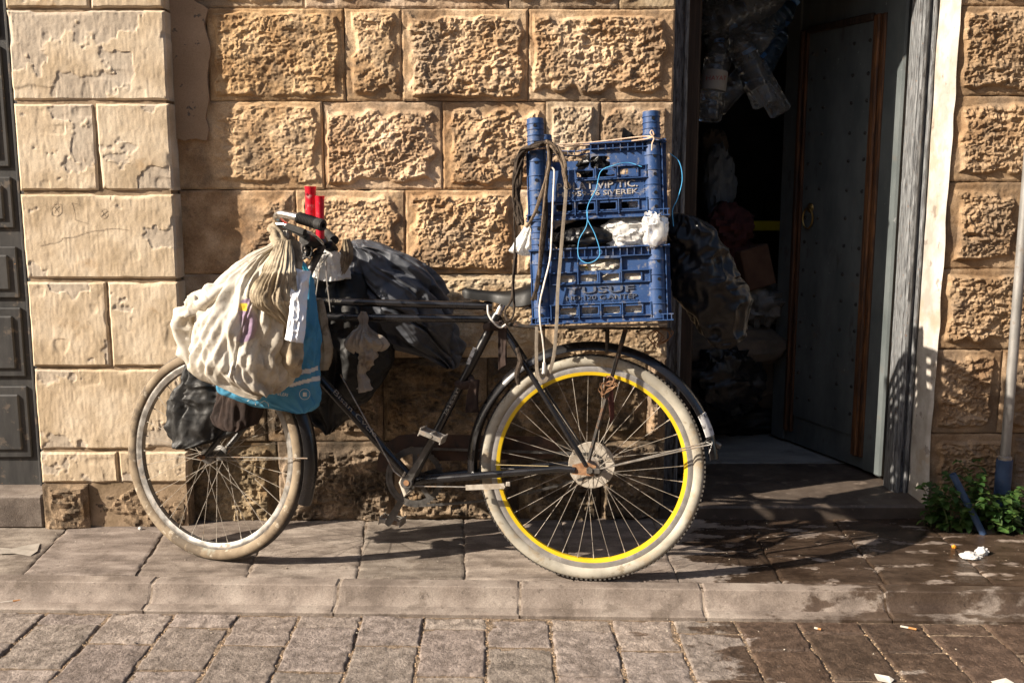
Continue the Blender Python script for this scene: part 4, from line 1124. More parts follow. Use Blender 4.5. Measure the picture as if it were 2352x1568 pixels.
def lump(name, c, rad, mat, seed, label=None, cat=None, amp=.22, freq=2.2, parent=None, n=44, crease=1.0, axes=None, group=None, flatten=None, pw=1.0):
    """a crumpled bag: a ball pushed into sharp creases"""
    nu, nv = n, int(n*.6); th = np.linspace(0, 2*math.pi, nu, endpoint=False); ph = np.linspace(0.02, math.pi-.02, nv+1)
    TH, PH = np.meshgrid(th, ph); d = np.stack([np.cos(TH)*np.sin(PH), np.sin(TH)*np.sin(PH), np.cos(PH)], -1)
    q = d*freq+seed*1.7
    w = np.stack([vnoise(q[...,0]*1.3, q[...,1]*1.3, q[...,2]*1.3+k*5, seed+k) for k in range(3)], -1)*.5
    q2 = q+w
    r1 = np.abs(vnoise(q2[...,0], q2[...,1], q2[...,2], seed)); r2 = np.abs(vnoise(q2[...,0]*2.3, q2[...,1]*2.3, q2[...,2]*2.3, seed+9)); r3 = np.abs(vnoise(q2[...,0]*5, q2[...,1]*5, q2[...,2]*5, seed+19))
    R_ = 1+amp*(1.0-crease*(r1*1.7+r2*.75+r3*.18))+amp*.6*vnoise(q[...,0]*.6, q[...,1]*.6, q[...,2]*.6, seed+3)
    if pw != 1.0: d = np.sign(d)*np.abs(d)**pw
    p = d*R_[...,None]*np.array(rad)
    if flatten is not None: p[...,2] = np.maximum(p[...,2], flatten)
    if axes is not None: p = p@np.array(axes)
    p = p+np.array(c)
    v = p.reshape(-1, 3); idx = np.arange(nu*(nv+1)).reshape(nv+1, nu); f = []
    for i in range(nv):
        for j in range(nu): f.append((idx[i+1,j], idx[i+1,(j+1) % nu], idx[i,(j+1) % nu], idx[i,j]))
    f.append(tuple(idx[0])); f.append(tuple(idx[-1][::-1]))
    f = [tuple(int(i) for i in q_) for q_ in f]
    return mesh_obj(name, v, f, mat, parent, smooth=True, label=label, cat=cat, group=group, auto=45)
CAX = np.array([tuple(CX_), tuple(CZ_), tuple(CY_)])
# what is packed in and between the crates
lump('white_bag', tuple(TL(CWID*.30, .092, -.0735)), (.095, .068, .082), MAT_CREAMBAG, 3, 'cream bag showing through left slots of the lower blue crate', 'bag', axes=CAX, amp=.06, pw=.5, n=60, group='bags packed in the lower crate')
lump('white_bag', tuple(TL(CWID*.70, .092, -.0735)), (.095, .068, .082), MAT_CREAMBAG, 4, 'cream bag showing through right slots of the lower blue crate', 'bag', axes=CAX, amp=.06, pw=.5, n=60, group='bags packed in the lower crate')
lump('white_bag', tuple(TL(CWID*.54, .172, -.03)), (.058, .030, .022), MAT_CREAMBAG, 5, 'crumpled cream bag in handle hole of the lower blue crate', 'bag', axes=CAX, amp=.2, group='bags packed in the lower crate')
lump('yellow_bag', tuple(TL(CWID*.43, .160, -.035)), (.035, .02, .014), M('yellow_film', [(.75,.58,.02)], rough=.4), 6, 'yellow scrap beside cream bag in the lower crate handle', 'scrap', axes=CAX)
lump('black_bag', tuple(TL(CWID*.40, .265, -.07)), (.105, .075, .046), MAT_BLACKBAG, 7, 'shiny black bag squeezed between the two blue crates', 'bag', axes=CAX, amp=.16, freq=1.8)
lump('black_bag', tuple(TL(CWID*.60, .255, -.16)), (.15, .08, .05), MAT_BLACKBAG, 17, 'dark bag deep between the crates behind the white plastic', 'bag', axes=CAX, amp=.16, freq=1.8)
lump('white_plastic_bag', tuple(TL(CWID*.70, .266, -.035)), (.085, .05, .050), MAT_WHITEBAG, 8, 'bright white plastic bag bulging out between the crates', 'bag', axes=CAX, amp=.22, freq=1.7, n=64)
lump('clear_plastic_bag', tuple(TL(CWID*.885, .272, -.005)), (.040, .035, .058), M('clear_film', [(.75,.74,.72)], rough=.22, trans=.55, bump=(60, .5, .006)), 9, 'clear plastic bag hanging at the right crate post', 'bag', axes=CAX, amp=.24, freq=1.8, n=56)
lump('black_bag', tuple(TU(CWID*.48, .165, -.05)), (.046, .035, .035), MAT_BLACKBAG, 10, 'small shiny black bag in broken rim of the upper crate', 'bag', axes=CAX, amp=.28, freq=2.4)
lump('black_bag', tuple(TU(CWID*.5, .075, -.14)), (.16, .10, .075), MAT_DULLBLACK, 11, 'dark sack filling the bottom of the upper crate', 'bag', axes=CAX, amp=.14)
lump('white_bag', tuple(TU(CWID*.80, .045, -.035)), (.034, .02, .02), MAT_WHITEBAG, 12, 'white film behind lower right slot of the upper crate', 'scrap', axes=CAX, amp=.25)
v0 = [P(1432, 292, -.50), P(1466, 318, -.50), P(1470, 330, -.48), P(1430, 334, -.48), P(1428, 312, -.49)]
MB().prism(v0, (0.0, .004, .0)).build('black_film', MAT_BLACKBAG, None, label='pointed scrap of black film sticking up behind the upper crate', cat='scrap')

# ================================================================== BAGS HUNG ON THE BICYCLE
MAT_SACK = M('dirty_cream_cloth', [(.50,.455,.38), (.66,.615,.535), (.76,.725,.65)], 9, rough=.92, spec=.1, bump=(55, .35, .004), bump2=(420, .25, .0008), tint=True, crinkle=(26, .35, .009),
             stains=[(13, .51, .64, (.36,.30,.22), .6), (30, .57, .66, (.22,.18,.13), .55), (7, .58, .70, (.42,.33,.20), .5)]); translucent(MAT_SACK, .22, (.72,.62,.46))
MAT_GRIMY = M('grimy_tan_cloth', [(.22,.175,.115), (.40,.33,.235), (.50,.43,.32)], 12, rough=.92, spec=.1, bump=(55, .4, .004), crinkle=(26, .45, .010),
             stains=[(16, .52, .62, (.11,.085,.06), .7)]); translucent(MAT_GRIMY, .12, (.5,.4,.25))
MAT_BLUEBAG = M('blue_printed_bag', [(.055,.25,.42), (.09,.32,.50)], 8, rough=.42, rough2=.6, spec=.4, bump=(45, .3, .004), tint=True, crinkle=(24, .7, .012),
             stains=[(24, .60, .70, (.10,.14,.15), .55), (9, .62, .72, (.03,.09,.15), .5)]); translucent(MAT_BLUEBAG, .15, (.05,.4,.7))
MAT_TARP = M('slate_grey_fabric', [(.052,.057,.07), (.08,.086,.10)], 9, rough=.55, rough2=.7, spec=.4, bump=(40, .3, .004), crinkle=(15, 1.0, .03), stains=[(18, .6, .7, (.12,.115,.11), .35)])
MAT_THINBAG = M('grubby_thin_plastic', [(.36,.32,.27), (.50,.46,.40)], 20, rough=.5, spec=.4, bump=(60, .4, .004), crinkle=(28, .8, .01), stains=[(14, .5, .62, (.24,.17,.11), .7)]); translucent(MAT_THINBAG, .35, (.6,.5,.4))
MAT_FILM = M('shiny_white_film', [(.74,.76,.80), (.85,.86,.88)], 12, rough=.2, rough2=.32, spec=.6, bump=(35, .4, .006))
MAT_RAG = M('dark_brown_rag', [(.020,.012,.010), (.04,.024,.018)], 20, rough=.9, bump=(60, .4, .004))
MAT_RED = M('red_plastic', [(.60,.012,.035), (.70,.02,.05)], 12, rough=.28, rough2=.4, spec=.5, stains=[(26, .54, .60, (.60,.42,.40), .75, .8)]); translucent(MAT_RED, .3, (.9,.03,.08))

def facets(U, Z, seed, lam=(.02,.08), n=9, lean=.35):
    """thin cloth: triangle waves that run mostly down the bag leave flat facets between sharp creases"""
    rs = np.random.RandomState(seed+500); out = 0
    for k in range(n):
        a = rs.normal()*lean; l = math.exp(rs.uniform(math.log(lam[0]), math.log(lam[1])))
        bend = .016*vnoise(U*7+k*3, Z*7, seed=seed+60+k)
        p = (U*math.cos(a)+Z*math.sin(a)+bend)/l+rs.uniform(0, 9)
        on = np.clip(.35+1.3*vnoise(U*8+k*7, Z*4.5, seed=seed+80+k), 0, 1)      # each crease family comes and goes
        q = np.abs((p % 1)-.5)*4-1
        out = out+q*l*on
    return out
def sack(name, lev, Yc, half, mat, seed, label=None, cat=None, folds=14, fdepth=.10, crump=.005, cf=24, n=110, m=64, parent=None, sq=2.0, tint=None, drift=.5, group=None, hem=0.0, fwid=(.06,.20), aniso=.75, fac=.06, lam=(.02,.08), lean=.35, nf=9, ridk=.35):
    """a hanging bag: rings between measured left/right edges, with creases running from the neck, and crumples"""
    lev = sorted(lev); py = np.array([l[0] for l in lev], float); xl = np.array([l[1] for l in lev], float); xr = np.array([l[2] for l in lev], float)
    yy = np.linspace(py[0], py[-1], m)
    def sm(a):
        q = np.interp(yy, py, a); k = np.array([1, 2, 3, 2, 1.])/9; qq = np.convolve(np.pad(q, 2, mode='edge'), k, 'valid'); return qq
    L_, R_ = sm(xl), sm(xr)
    tt = (yy-py[0])/(py[-1]-py[0])
    YC = np.interp(tt, np.linspace(0, 1, len(Yc)), Yc) if hasattr(Yc, '__len__') else np.full(m, Yc)
    HD = np.interp(tt, np.linspace(0, 1, len(half)), half) if hasattr(half, '__len__') else np.full(m, half)
    th = np.linspace(0, 2*math.pi, n, endpoint=False); rs = np.random.RandomState(seed)
    f0 = rs.uniform(0, 2*math.pi, folds); fd = rs.uniform(-1, 1, folds)*drift; fw = rs.uniform(fwid[0], fwid[1], folds); fa = rs.uniform(.3, 1, folds); fs, fe = rs.uniform(-.4, .35, folds), rs.uniform(.5, 1.5, folds)
    V = np.zeros((m, n, 3)); PX = np.zeros((m, n)); PY = np.zeros((m, n))
    for i in range(m):
        c = P((L_[i]+R_[i])/2, yy[i], YC[i]); a = np.linalg.norm(P(R_[i], yy[i], YC[i])-P(L_[i], yy[i], YC[i]))/2
        cs, sn = np.cos(th), np.sin(th); ex = 2.0/sq
        x = np.sign(cs)*np.abs(cs)**ex; y = -np.sign(sn)*np.abs(sn)**ex
        g = np.ones(n)
        for k in range(folds):
            dth = (th-f0[k]-fd[k]*tt[i]+math.pi) % (2*math.pi)-math.pi
            wgt = float(sstep(fs[k], fs[k]+.25, tt[i])*(1-sstep(fe[k]-.25, fe[k], tt[i])))
            g -= fdepth*fa[k]*wgt*np.exp(-(dth/fw[k])**2) - fdepth*.45*fa[k]*wgt*np.exp(-((np.abs(dth)-fw[k]*1.9)/fw[k])**2)
        V[i,:,0] = c[0]+a*x*(1+(g-1)*.55); V[i,:,1] = c[1]+HD[i]*y*g; V[i,:,2] = c[2]
        PX[i] = (L_[i]+R_[i])/2+(R_[i]-L_[i])/2*x; PY[i] = yy[i]
    q = V*cf+seed*2.3
    w = [vnoise(q[...,0]*.7, q[...,1]*.7, q[...,2]*.5+9*k, seed+k) for k in range(3)]
    qx, qy, qz = q[...,0]+w[0]*.8, q[...,1]+w[1]*.8, q[...,2]*aniso+w[2]*.8
    rid = 1-2.2*np.abs(vnoise(qx, qy, qz, seed+5)); rid2 = 1-2.2*np.abs(vnoise(qx*2.1, qy*2.1, qz*2.1, seed+6)); big = vnoise(q[...,0]*.3, q[...,1]*.3, q[...,2]*.3, seed+7)
    disp = crump*(ridk*(rid*.6+rid2*.3)+big*1.6)+fac*facets(((th[None,:]-math.pi/2+math.pi) % (2*math.pi)-math.pi)*.12+0*V[...,2], V[...,2], seed, lam, nf, lean)
    ctr = V.mean(axis=1, keepdims=True); d = V-ctr; d[...,2] = 0; d /= np.maximum(np.linalg.norm(d, axis=-1, keepdims=True), 1e-6)
    size = np.minimum(1, np.linalg.norm(V-ctr, axis=-1).mean(axis=1)/.03)[:,None]
    V += d*(disp*size)[...,None]
    V[...,2] += (crump*1.2*vnoise(q[...,0]*.6, q[...,1]*.6, q[...,2]*.6, seed+8))*size
    if hem: V[...,2] -= hem*(tt[:,None]**3)*np.abs(vnoise(th[None,:]*3+0*tt[:,None], tt[:,None]*0+1.5, seed=seed+11))
    v = V.reshape(-1, 3); idx = np.arange(m*n).reshape(m, n); f = []
    for i in range(m-1):
        for j in range(n): f.append((int(idx[i,j]), int(idx[i,(j+1) % n]), int(idx[i+1,(j+1) % n]), int(idx[i+1,j])))
    f.append(tuple(int(k) for k in idx[0][::-1])); f.append(tuple(int(k) for k in idx[-1]))
    f = [t[::-1] for t in f]
    o = mesh_obj(name, v, f, mat, parent, smooth=True, label=label, cat=cat, group=group)
    if tint is not None:
        cl = np.array([tint(PX[i,j], PY[i,j], math.sin(th[j])) for i in range(m) for j in range(n)]); add_tint(o, cl)
    return o
def limb(name, pts, rad, mat, seed, parent=None, label=None, cat=None, crump=.006, cf=30, n=28, sub=8, folds=6):
    c = spline(pts, sub); rr = np.interp(np.linspace(0, 1, len(c)), np.linspace(0, 1, len(rad)), rad)
    mm = MB(); mm.tube(c, [float(r) for r in rr], n); V = np.array(mm.v); N = len(c)
    ctr = np.repeat(np.array([tuple(p) for p in c]), n, axis=0); d = V-ctr; l = np.linalg.norm(d, axis=-1, keepdims=True); d /= np.maximum(l, 1e-6)
    q = V*cf+seed; th = np.tile(np.arange(n)*2*math.pi/n, N); lv = np.repeat(np.arange(N)/N, n)
    V = V+d*(crump*(1-2.4*np.abs(vnoise(q[:,0], q[:,1], q[:,2], seed)))+l[:,0]*.12*np.cos(folds*th+3*vnoise(lv*3, lv*0+seed, seed=seed)))[:,None]
    return mesh_obj(name, V, mm.f, mat, parent, smooth=True, label=label, cat=cat)
def sheet(name, quad, Y, mat, seed, label=None, cat=None, parent=None, nx=26, ny=40, amp=.006, cf=22, th=.0012, bow=0.0, tint=None):
    """a hanging piece of film or cloth: corners (px,py) tl,tr,br,bl at depths Y (4 values or one)"""
    Ys = Y if hasattr(Y, '__len__') else [Y]*4
    S, T_ = np.meshgrid(np.linspace(0, 1, nx), np.linspace(0, 1, ny)); C4 = [P(*quad[k], Ys[k]) for k in range(4)]
    V = ((1-S)*(1-T_))[...,None]*C4[0]+(S*(1-T_))[...,None]*C4[1]+(S*T_)[...,None]*C4[2]+((1-S)*T_)[...,None]*C4[3]
    q = V*cf+seed*1.9
    d = amp*(1-2.2*np.abs(vnoise(q[...,0]*1.4, q[...,1], q[...,2]*.6, seed)))+amp*.5*(1-2.2*np.abs(vnoise(q[...,0]*3, q[...,1], q[...,2]*1.5, seed+4)))
    V[...,1] += -d-bow*np.sin(S*math.pi); V[...,0] += amp*.5*vnoise(q[...,2]*.5, q[...,0]*.5, seed=seed+2); V[...,2] += amp*.9*vnoise(q[...,0]*.8, T_*2, seed=seed+3)
    v = np.concatenate([V.reshape(-1, 3), (V+np.array([0, th, 0])).reshape(-1, 3)]); N = nx*ny; f = []
    for i in range(ny-1):
        for j in range(nx-1):
            a = i*nx+j; f.append((a+nx, a+nx+1, a+1, a)); f.append((N+a, N+a+1, N+a+nx+1, N+a+nx))
    rim = list(range(nx))+[i*nx+nx-1 for i in range(1, ny)]+[(ny-1)*nx+j for j in range(nx-2, -1, -1)]+[i*nx for i in range(ny-2, 0, -1)]
    for k in range(len(rim)): a, b = rim[k], rim[(k+1) % len(rim)]; f.append((a, b, N+b, N+a))
    return mesh_obj(name, v, f, mat, parent, smooth=True, label=label, cat=cat)

YG = Y_ST-.27
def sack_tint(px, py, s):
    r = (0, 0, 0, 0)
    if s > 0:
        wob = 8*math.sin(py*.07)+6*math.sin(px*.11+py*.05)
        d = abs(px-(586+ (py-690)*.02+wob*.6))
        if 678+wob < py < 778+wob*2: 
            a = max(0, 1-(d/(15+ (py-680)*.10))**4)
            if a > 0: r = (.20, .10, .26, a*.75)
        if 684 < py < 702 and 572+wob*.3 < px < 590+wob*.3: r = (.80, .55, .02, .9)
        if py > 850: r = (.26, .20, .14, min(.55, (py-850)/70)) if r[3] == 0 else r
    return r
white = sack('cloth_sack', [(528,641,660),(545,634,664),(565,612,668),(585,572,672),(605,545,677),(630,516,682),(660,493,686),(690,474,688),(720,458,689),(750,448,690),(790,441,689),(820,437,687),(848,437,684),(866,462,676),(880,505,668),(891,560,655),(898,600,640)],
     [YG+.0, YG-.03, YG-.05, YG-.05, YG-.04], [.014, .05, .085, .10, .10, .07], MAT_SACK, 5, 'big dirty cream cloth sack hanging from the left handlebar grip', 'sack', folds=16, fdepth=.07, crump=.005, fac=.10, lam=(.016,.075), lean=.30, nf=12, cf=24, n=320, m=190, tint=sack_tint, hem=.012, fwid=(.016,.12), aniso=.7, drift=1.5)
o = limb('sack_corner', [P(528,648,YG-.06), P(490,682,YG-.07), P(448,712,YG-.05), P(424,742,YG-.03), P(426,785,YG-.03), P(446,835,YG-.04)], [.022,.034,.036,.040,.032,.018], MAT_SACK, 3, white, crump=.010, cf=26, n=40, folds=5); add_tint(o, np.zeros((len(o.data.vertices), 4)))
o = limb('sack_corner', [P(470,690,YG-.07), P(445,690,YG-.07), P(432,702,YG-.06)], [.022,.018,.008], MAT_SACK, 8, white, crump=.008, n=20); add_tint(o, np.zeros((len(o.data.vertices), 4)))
sack('cloth_flap', [(552,642,668),(580,628,671),(610,612,674),(645,590,678),(680,577,680),(700,586,682),(722,620,684),(745,652,684),(765,668,682)], [YG-.06, YG-.15, YG-.15, YG-.09], [.010,.022,.022,.014], MAT_GRIMY, 9, parent=white, folds=7, fdepth=.2, crump=.005, cf=30, n=150, m=90, fwid=(.04,.14), aniso=.4, fac=.11)
limb('cloth_neck', [P(628,520,YG+.01), P(640,545,YG-.02), P(650,585,YG-.06), P(640,640,YG-.10)], [.012,.022,.024,.012], MAT_GRIMY, 4, white, crump=.008, n=30, folds=7)
limb('cloth_neck', [P(652,528,YG+.03), P(668,560,YG+.01), P(676,620,YG-.02), P(684,700,YG-.05), P(688,760,YG-.05)], [.010,.020,.022,.022,.016], MAT_GRIMY, 14, white, crump=.008, n=30, folds=7)
limb('sleeve', [P(660,740,YG-.07), P(668,790,YG-.09), P(672,830,YG-.09), P(676,866,YG-.08)], [.018,.030,.026,.012], MAT_GRIMY, 6, white, crump=.008, n=30, folds=5)
# blue printed carrier behind the sack
def blue_tint(px, py, s):
    if s > 0:
        c = (px-690)/45.0; sag = 6*c*c*0+4*math.sin(c*2.2)
        for y0 in (850, 873):
            if px > 672 and abs(py-(y0-sag-(px-690)*.10)) < 5.2: return (.78,.75,.68,1)
        if py < 640: return (.03,.42,.55,.7)
    return (0,0,0,0)
YBL = Y_ST-.16
blue = sack('printed_bag', [(588,655,690),(620,648,712),(650,630,716),(700,600,722),(760,570,728),(820,540,733),(860,512,735),(885,498,736),(902,505,736),(918,545,735),(932,600,728),(942,655,716),(946,680,706)],
     [YBL+.02, YBL, YBL-.02, YBL-.03], [.012,.035,.05,.055,.035], MAT_BLUEBAG, 12, 'blue printed shopping bag with pale stripes behind the cream sack', 'bag', folds=7, fdepth=.09, crump=.005, fac=.05, n=190, m=160, tint=blue_tint, sq=2.6)
sheet('torn_tail', [(676,938),(688,938),(682,960),(679,962)], YBL-.03, MAT_BLUEBAG, 3, parent=blue, nx=6, ny=8, amp=.004)
MAT_BAGPRINT = M('pale_bag_print', [(.70,.68,.62)], rough=.6)
def on_blue(px, py, sc, rot, depth):
    def f(x, y, z):
        a = math.cos(rot)*x-math.sin(rot)*y; b = math.sin(rot)*x+math.cos(rot)*y
        return P(px+a*sc, py-b*sc, depth-z)
    return f
lettering('TEMEL GIDA MALZEMELERI', 10, on_blue(602, 899, 1.0, -.14, YBL-.098), MAT_BAGPRINT, blue, .0005, name='bag_print')
ring = MB(); cx_, cy_ = 700, 905
ring.tube([P(cx_+12*math.cos(a), cy_+12*math.sin(a), YBL-.088) for a in np.linspace(0, 2*math.pi, 24, endpoint=False)], .0007, 4, closed=True)
for k in range(3): ring.tube([P(cx_-3+3*k, cy_+5, YBL-.088), P(cx_-3+3*k, cy_-4, YBL-.088)], .0018, 5)
ring.build('bag_emblem', MAT_BAGPRINT, blue)
for (a, b) in ((568,921), (598,925)):
    MB().tube([P(a, b, YBL-.082), P(a+9, b-5, YBL-.083), P(a+18, b+1, YBL-.082), P(a+19, b+9, YBL-.08)], .003, 6, flat=.3).build('bag_print', MAT_BAGPRINT, blue)
sheet('plastic_sleeve', [(676,622),(712,628),(700,785),(656,780)], [YG-.13,YG-.11,YG-.19,YG-.20], MAT_FILM, 21, 'shiny white plastic strip hanging beside the blue bag', 'strip', amp=.010, cf=26, bow=.012, nx=34, ny=60)
limb('strip_fold', [P(664,602,YG-.03), P(668,625,YG-.05), P(674,640,YG-.07)], [.007,.010,.008], MAT_FILM, 2, None, 'curled white end of the plastic strip at top of the blue bag', 'strip', crump=.003)
# black woven sack slung in front of the front wheel
sack('black_sack', [(800,430,470),(830,424,500),(860,416,545),(900,407,575),(940,399,592),(970,396,585),(998,398,562),(1012,402,510),(1021,408,450),(1024,412,440)], [Y_ST-.09, Y_ST-.11, Y_ST-.13], [.02,.03,.035,.03], MAT_DULLBLACK, 31, 'limp black sack with creases over the front wheel', 'sack', folds=14, fdepth=.35, crump=.016, ridk=1.0, fac=.03, cf=17, n=150, m=90, drift=.8, sq=2.4)
sack('black_rag', [(900,500,600),(930,492,598),(955,490,590),(972,500,585),(980,520,560)], Y_ST-.19, .02, MAT_RAG, 33, 'torn black rag above the front hub', 'rag', folds=9, fdepth=.4, crump=.010, n=80, m=40)
# bags on the wall side of the frame
YF = Y_ST+.085
sack('black_bag', [(628,690,838),(650,660,850),(690,640,868),(740,625,895),(790,620,905),(840,620,898),(880,622,878),(915,640,845),(945,690,808),(968,735,785),(984,756,770)], [-.19, -.19, -.19], [.08,.13,.145,.14,.09], MAT_DULLBLACK, 41, 'large black bag hanging behind the bicycle down tube', 'bag', folds=12, fdepth=.14, crump=.009, fac=.10, lam=(.03,.12), n=200, m=130)
sack('white_bag', [(572,742,765),(590,732,782),(606,726,795),(622,722,802),(640,722,806)], YF-.04, [.012,.03,.045], MAT_WHITEBAG, 43, 'crumpled white plastic bag sticking out of the black bag by the stem', 'bag', folds=10, fdepth=.25, crump=.007, n=80, m=40)
sack('beige_rag', [(548,788,802),(565,786,808),(590,784,808),(615,780,800),(632,778,790)], YF-.06, [.01,.02,.012], MAT_GRIMY, 44, 'small beige cloth hanging at the far handlebar grip', 'rag', folds=7, fdepth=.3, crump=.006, n=60, m=36)
sack('grey_tarp', [(562,802,842),(568,796,885),(580,792,930),(596,789,955),(615,787,978),(645,786,1000),(680,786,1018),(715,788,1034),(745,795,1045),(768,815,1050),(788,850,1050),(806,905,1050),(822,960,1048),(835,1005,1045),(842,1028,1040)], [-.17,-.17,-.16,-.13], [.05,.09,.11,.11,.08,.04], MAT_TARP, 46, 'dark slate grey fabric cover draped between bicycle and wall', 'cover', folds=18, fdepth=.22, crump=.016, fac=.13, lam=(.05,.16), lean=.9, nf=7, cf=8.5, n=260, m=160, drift=2.6, fwid=(.04,.14))
sack('beige_rag', [(688,724,742),(720,724,748),(760,726,756),(800,728,764),(830,728,760),(850,730,752)], Y_ST-.09, [.01,.018,.012], MAT_GRIMY, 48, 'dirty beige cloth hanging at right edge of the blue bag', 'rag', folds=7, fdepth=.3, crump=.006, n=60, m=50)
# little knotted bag on the lower top tube
YK = float(PB(840, 760, .035)[1])
kb = sack('knotted_bag', [(716,829,841),(730,823,847),(744,827,845),(756,822,850),(768,808,868),(780,797,886),(790,793,892),(798,800,886),(803,815,870)], YK, [.008,.012,.012,.026,.034,.030,.015], MAT_THINBAG, 51, 'small knotted grubby plastic bag hanging from the lower top tube', 'bag', folds=26, fdepth=.42, crump=.007, cf=40, n=130, m=60, fwid=(.05,.13), hem=.02)
limb('bag_tail', [P(842,790,YK), P(846,812,YK-.005), P(838,836,YK-.004), P(832,856,YK), P(834,876,YK), P(838,897,YK)], [.020,.028,.020,.009,.016,.022], MAT_THINBAG, 7, kb, crump=.006, cf=50, n=36, folds=8)
# cloth strips tied round the seat tube
YS_ = float(PB(1120, 780, .03)[1])
sheet('cloth_strip', [(1142,742),(1163,752),(1166,835),(1147,850)], YS_-.01, MAT_RAG, 61, 'dark cloth strip tied below the saddle', 'strip', nx=14, ny=30, amp=.008)
sheet('cloth_strip', [(1078,868),(1100,874),(1102,944),(1070,946)], YS_-.005, MAT_RAG, 62, 'dark cloth tail tied halfway down the seat tube', 'strip', nx=14, ny=24, amp=.008)
MB().tube([PB(1052, 882, .0), PB(1064, 886, .022), PB(1086, 880, .02), PB(1080, 868, -.01)], .014, 10).build('cloth_knot', MAT_RAG, None, smooth=True, label='dark cloth knot wrapped round the seat tube', cat='knot')
MB().tube([PB(1118, 752, .0), PB(1130, 748, .022), PB(1152, 750, .02), PB(1146, 740, -.01)], .016, 10).build('cloth_knot', MAT_RAG, None, smooth=True, label='dark cloth knot at top of the seat tube', cat='knot')
sheet('cloth_strip', [(1392,862),(1408,866),(1410,960),(1402,976)], float(PB(1400, 900, .03)[1]), M('maroon_strap', [(.05,.014,.012), (.08,.025,.02)], 30, rough=.85), 63, 'maroon strap dangling inside the rear wheel', 'strip', nx=10, ny=24, amp=.005)
# red plastic tubes standing behind the grip
for (xa, xb, yt, yb_, yd, lab) in ((700, 726, 428, 515, Y_ST-.06, 'taller red plastic tube standing behind the handlebar'), (724, 745, 450, 548, Y_ST-.08, 'shorter red plastic tube beside the taller red one')):
    a = Vector(P((xa+xb)/2, yt, yd)); b = Vector(P((xa+xb)/2+1, yb_, yd)); r_ = float(np.linalg.norm(P(xb, yt, yd)-P(xa, yt, yd)))/2; H_ = (a-b).length
    ax = (a-b).normalized(); m = MB()
    m.lathe([(r_*.93, 0), (r_*.93, H_*.5), (r_*.97, H_*.93), (r_*1.04, H_*.985), (r_*1.06, H_), (r_*.98, H_), (r_*.90, H_*.95), (r_*.86, H_*.5), (r_*.86, 0)], b, ax, 28, closed_prof=True)
    o = m.build('red_tube', MAT_RED, None, smooth=True, label=lab, cat='tube', group='red tubes behind the handlebar')
    if yt < 440:
        MB().lathe([(0, .0012), (.0042, .0010), (.0046, -.002)], Vector(P(709, 447, yd))+Vector((-.25,-.95,.1))*r_*.985, (-.22,-.97,0), 12).build('tube_hole_shade', M('red_hole_shade', [(.32,.005,.02)], rough=.5), o)  # raised darker red disc paints the shaded inside of a hole
# black bag behind the crates, in the doorway
YBB = float(BO[1])+.16
sack('black_bag', [(496,1556,1585),(508,1550,1604),(525,1548,1628),(555,1548,1652),(590,1548,1668),(620,1550,1682),(655,1556,1694),(690,1568,1699),(725,1588,1698),(755,1604,1692),(775,1622,1680),(788,1638,1664)], [YBB, YBB, YBB], [.03,.055,.07,.07,.04], MAT_BLACKBAG, 71, 'big shiny black bag hanging behind the crates in the doorway', 'bag', folds=4, fdepth=.2, crump=.025, cf=13, n=190, m=120, drift=3.0, fwid=(.05,.16), aniso=1.0, fac=.02, lam=(.05,.1), lean=1.2, ridk=1.0)
sack('white_bag', [(520,1206,1226),(540,1194,1228),(560,1180,1230),(572,1170,1230),(580,1182,1230),(587,1205,1228)], float(TL(0,.25,-.12)[1]), [.01,.03,.03,.01], MAT_WHITEBAG, 73, 'thin white plastic bag poking out left of the crates', 'bag', folds=7, fdepth=.25, crump=.006, n=60, m=36)

# ================================================================== ROPES, CORDS AND STRAPS
MAT_ROPE = M('dark_frayed_rope', [(.028,.022,.018), (.075,.058,.045)], 50, rough=.95, spec=.1, bump=(150, .8, .004))
MAT_TWINE = M('brown_twine', [(.10,.074,.052), (.19,.145,.105)], 60, rough=.95, spec=.1, bump=(150, .7, .003))
MAT_STRAP = M('grey_beige_strap', [(.17,.14,.11), (.26,.225,.18)], 40, rough=.9, spec=.15, bump=(200, .5, .002))
MAT_CABLE = M('white_cable', [(.62,.58,.52), (.74,.71,.66)], 30, rough=.55, stains=[(30, .56, .66, (.36,.27,.18), .6)])
MAT_CORD = M('cord', [(.50,.35,.24), (.62,.47,.35)], 50, rough=.8)
MAT_STRING = M('bright_blue_string', [(.06,.32,.62), (.10,.42,.72)], 40, rough=.6)
def cord(name, pts, w_, r, mat, label, cat='rope', n=7, sub=8, strands=1, jitter=0.0, flat=None, seed=1, parent=None, group=None):
    """pts: photo points; w_: distance in front of the bike's middle plane (one value or one per point)"""
    rr_ = random.Random(seed); ws = w_ if hasattr(w_, '__len__') else [w_]*len(pts); m = MB()
    for s in range(strands):
        base = [PB(p[0]+rr_.uniform(-1,1)*jitter, p[1]+rr_.uniform(-1,1)*jitter*.4, ws[i]+rr_.uniform(-1,1)*jitter*.0008) for i, p in enumerate(pts)]
        c = spline(base, sub)
        if jitter and strands > 1: c = [Vector(q)+Vector((rr_.uniform(-1,1), rr_.uniform(-1,1), rr_.uniform(-1,1)))*.0006 for q in c]
        m.tube(c, r*rr_.uniform(.8, 1.15), n, flat=flat, up=(tuple(CZ_) if flat else None))
    return m.build(name, mat, parent, smooth=True, label=label, cat=cat, group=group)
F_ = CF+.02
cord('cord', [(1206,342),(1228,338),(1248,335),(1362,327),(1475,314),(1500,316),(1522,320)], [F_,F_+.012,F_,F_-.01,F_,F_+.012,F_-.01], .0024, MAT_CORD, 'pale tan cord stretched between the upper crate posts', 'cord')
